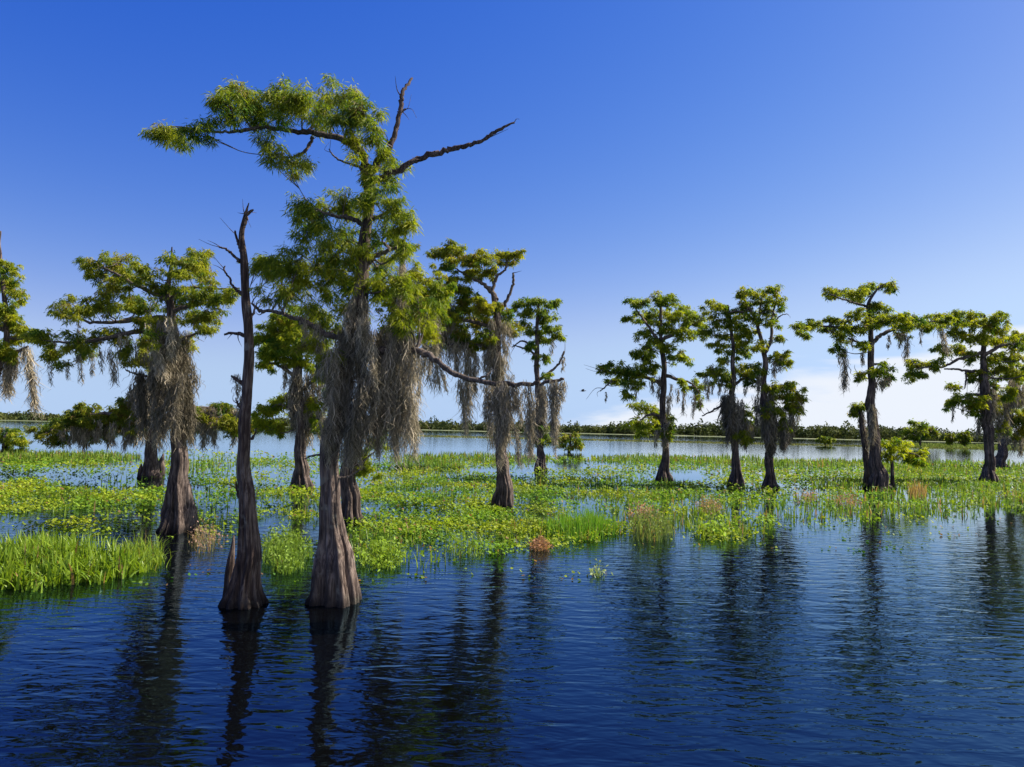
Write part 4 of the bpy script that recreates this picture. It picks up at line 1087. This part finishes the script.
nt.links.new(nz.outputs[0], cr.inputs[0]); nt.links.new(cr.outputs[0], pb.inputs['Base Color'])
out = N(nt, 'ShaderNodeOutputMaterial'); nt.links.new(pb.outputs[0], out.inputs[0])
o = mesh('bird', V, F, m, None, origin=bc, smooth=True)
tag(o, 'small dark bird flying over the far water left of the right-hand trees', 'bird')

# ------------------------------------------------------------------ light and sky
SUN_EL, SUN_AZ = R(43), R(74)        # azimuth clockwise from the view axis
sd = bpy.data.lights.new('sun', 'SUN')
sd.energy = 5.0
sd.angle = R(.5)
sd.color = (1.0, .93, .82)
so = bpy.data.objects.new('sun', sd)
COL.objects.link(so)
to = Vector((math.cos(SUN_EL) * math.sin(SUN_AZ), math.cos(SUN_EL) * math.cos(SUN_AZ), math.sin(SUN_EL)))
so.rotation_euler = to.to_track_quat('Z', 'Y').to_euler()
so.location = to * 100

w = bpy.data.worlds.new('World')
scene.world = w
w.use_nodes = True
nt = w.node_tree
nt.nodes.clear()
L = nt.links.new
sky = N(nt, 'ShaderNodeTexSky', sky_type='NISHITA', sun_disc=False)
sky.sun_elevation = SUN_EL
sky.sun_rotation = SUN_AZ
sky.altitude = 0
sky.air_density = 1.0
sky.dust_density = 0.25
sky.ozone_density = 2.0
tcs = N(nt, 'ShaderNodeTexCoord')
lift = N(nt, 'ShaderNodeVectorMath', operation='MULTIPLY_ADD')
lift.inputs[1].default_value = (1, 1, .93); lift.inputs[2].default_value = (0, 0, .065)
L(tcs.outputs['Generated'], lift.inputs[0])
L(lift.outputs[0], sky.inputs[0])
grade = N(nt, 'ShaderNodeHueSaturation')
grade.inputs['Saturation'].default_value = 1.15
tintn = N(nt, 'ShaderNodeMix', data_type='RGBA', blend_type='MULTIPLY')
tintn.inputs[0].default_value = 1
tintn.inputs[7].default_value = (.88, .92, 1.35, 1)
L(sky.outputs[0], tintn.inputs[6])
L(tintn.outputs[2], grade.inputs['Color'])
# film response of the camera to the clear sky, channel by channel
sepc = N(nt, 'ShaderNodeSeparateColor'); L(grade.outputs[0], sepc.inputs[0])
comc = N(nt, 'ShaderNodeCombineColor')
for ch, (gm, kk) in enumerate([(1.9, 9.2), (1.5, 1.92), (.56, .785)]):
    m1 = N(nt, 'ShaderNodeMath', operation='MULTIPLY'); m1.inputs[1].default_value = .12746
    p1 = N(nt, 'ShaderNodeMath', operation='POWER'); p1.inputs[1].default_value = gm
    m2 = N(nt, 'ShaderNodeMath', operation='MULTIPLY'); m2.inputs[1].default_value = kk / .12746
    L(sepc.outputs[ch], m1.inputs[0]); L(m1.outputs[0], p1.inputs[0]); L(p1.outputs[0], m2.inputs[0]); L(m2.outputs[0], comc.inputs[ch])
sp2 = N(nt, 'ShaderNodeSeparateColor'); L(comc.outputs[0], sp2.inputs[0])
def lim_to(src, ref, k):
    mm = N(nt, 'ShaderNodeMath', operation='MULTIPLY'); mm.inputs[1].default_value = k; L(ref, mm.inputs[0])
    mn = N(nt, 'ShaderNodeMath', operation='SMOOTH_MIN'); mn.inputs[2].default_value = 1.2
    L(src, mn.inputs[0]); L(mm.outputs[0], mn.inputs[1])
    return mn.outputs[0]
gg_ = lim_to(sp2.outputs[1], sp2.outputs[2], .70)
rr_ = lim_to(sp2.outputs[0], gg_, .74)
comc = N(nt, 'ShaderNodeCombineColor'); L(rr_, comc.inputs[0]); L(gg_, comc.inputs[1]); L(sp2.outputs[2], comc.inputs[2])
# clouds: thin sheets low on the right, by direction only
tc = N(nt, 'ShaderNodeTexCoord')
sp = N(nt, 'ShaderNodeSeparateXYZ'); L(tc.outputs['Generated'], sp.inputs[0])
az = N(nt, 'ShaderNodeMath', operation='ARCTAN2'); L(sp.outputs[0], az.inputs[0]); L(sp.outputs[1], az.inputs[1])
cx = N(nt, 'ShaderNodeCombineXYZ')
L(az.outputs[0], cx.inputs[0]); L(sp.outputs[2], cx.inputs[1])
mp = N(nt, 'ShaderNodeMapping')
mp.inputs['Scale'].default_value = (6, 27, 1); mp.inputs['Rotation'].default_value = (0, 0, R(-8)); mp.inputs['Location'].default_value = (2.3, .4, 0)
L(cx.outputs[0], mp.inputs[0])
cn = N(nt, 'ShaderNodeTexNoise'); cn.inputs['Scale'].default_value = 1; cn.inputs['Detail'].default_value = 7; cn.inputs['Roughness'].default_value = .55; cn.inputs['Distortion'].default_value = .4
L(mp.outputs[0], cn.inputs['Vector'])
# ceiling of the bank rises to the right
lim = N(nt, 'ShaderNodeMath', operation='MULTIPLY_ADD'); lim.inputs[1].default_value = .25; lim.inputs[2].default_value = -.008
L(az.outputs[0], lim.inputs[0])
dif = N(nt, 'ShaderNodeMath', operation='SUBTRACT'); L(lim.outputs[0], dif.inputs[0]); L(sp.outputs[2], dif.inputs[1])
bank = N(nt, 'ShaderNodeMapRange', interpolation_type='SMOOTHSTEP')
bank.inputs['From Min'].default_value = -.03; bank.inputs['From Max'].default_value = .05
bank.inputs['To Min'].default_value = 0; bank.inputs['To Max'].default_value = .52
L(dif.outputs[0], bank.inputs[0])
low = N(nt, 'ShaderNodeMapRange', interpolation_type='SMOOTHSTEP')
low.inputs['From Min'].default_value = .02; low.inputs['From Max'].default_value = .16
low.inputs['To Min'].default_value = .09; low.inputs['To Max'].default_value = 0
L(sp.outputs[2], low.inputs[0])
sm = N(nt, 'ShaderNodeMath', operation='ADD'); L(bank.outputs[0], sm.inputs[0]); L(low.outputs[0], sm.inputs[1])
cm = N(nt, 'ShaderNodeMath', operation='ADD'); L(cn.outputs[0], cm.inputs[0]); L(sm.outputs[0], cm.inputs[1])
cl = N(nt, 'ShaderNodeMapRange', interpolation_type='SMOOTHSTEP')
cl.inputs['From Min'].default_value = .69; cl.inputs['From Max'].default_value = 1.0
cl.inputs['To Max'].default_value = .88
L(cm.outputs[0], cl.inputs[0])
mx = N(nt, 'ShaderNodeMix', data_type='RGBA')
L(cl.outputs[0], mx.inputs[0]); L(comc.outputs[0], mx.inputs[6])
mx.inputs[7].default_value = (6.3, 6.55, 7.0, 1)
bg = N(nt, 'ShaderNodeBackground'); bg.inputs[1].default_value = .0586
L(mx.outputs[2], bg.inputs[0])
out = N(nt, 'ShaderNodeOutputWorld'); L(bg.outputs[0], out.inputs[0])

# ------------------------------------------------------------------ render settings
scene.render.engine = 'CYCLES'
scene.view_settings.view_transform = 'Standard'
scene.view_settings.look = 'None'
scene.view_settings.exposure = 1.27
scene.view_settings.gamma = 1.0
scene.cycles.max_bounces = 6
scene.cycles.diffuse_bounces = 3
scene.cycles.glossy_bounces = 3
scene.cycles.transmission_bounces = 4
scene.cycles.use_denoising = True
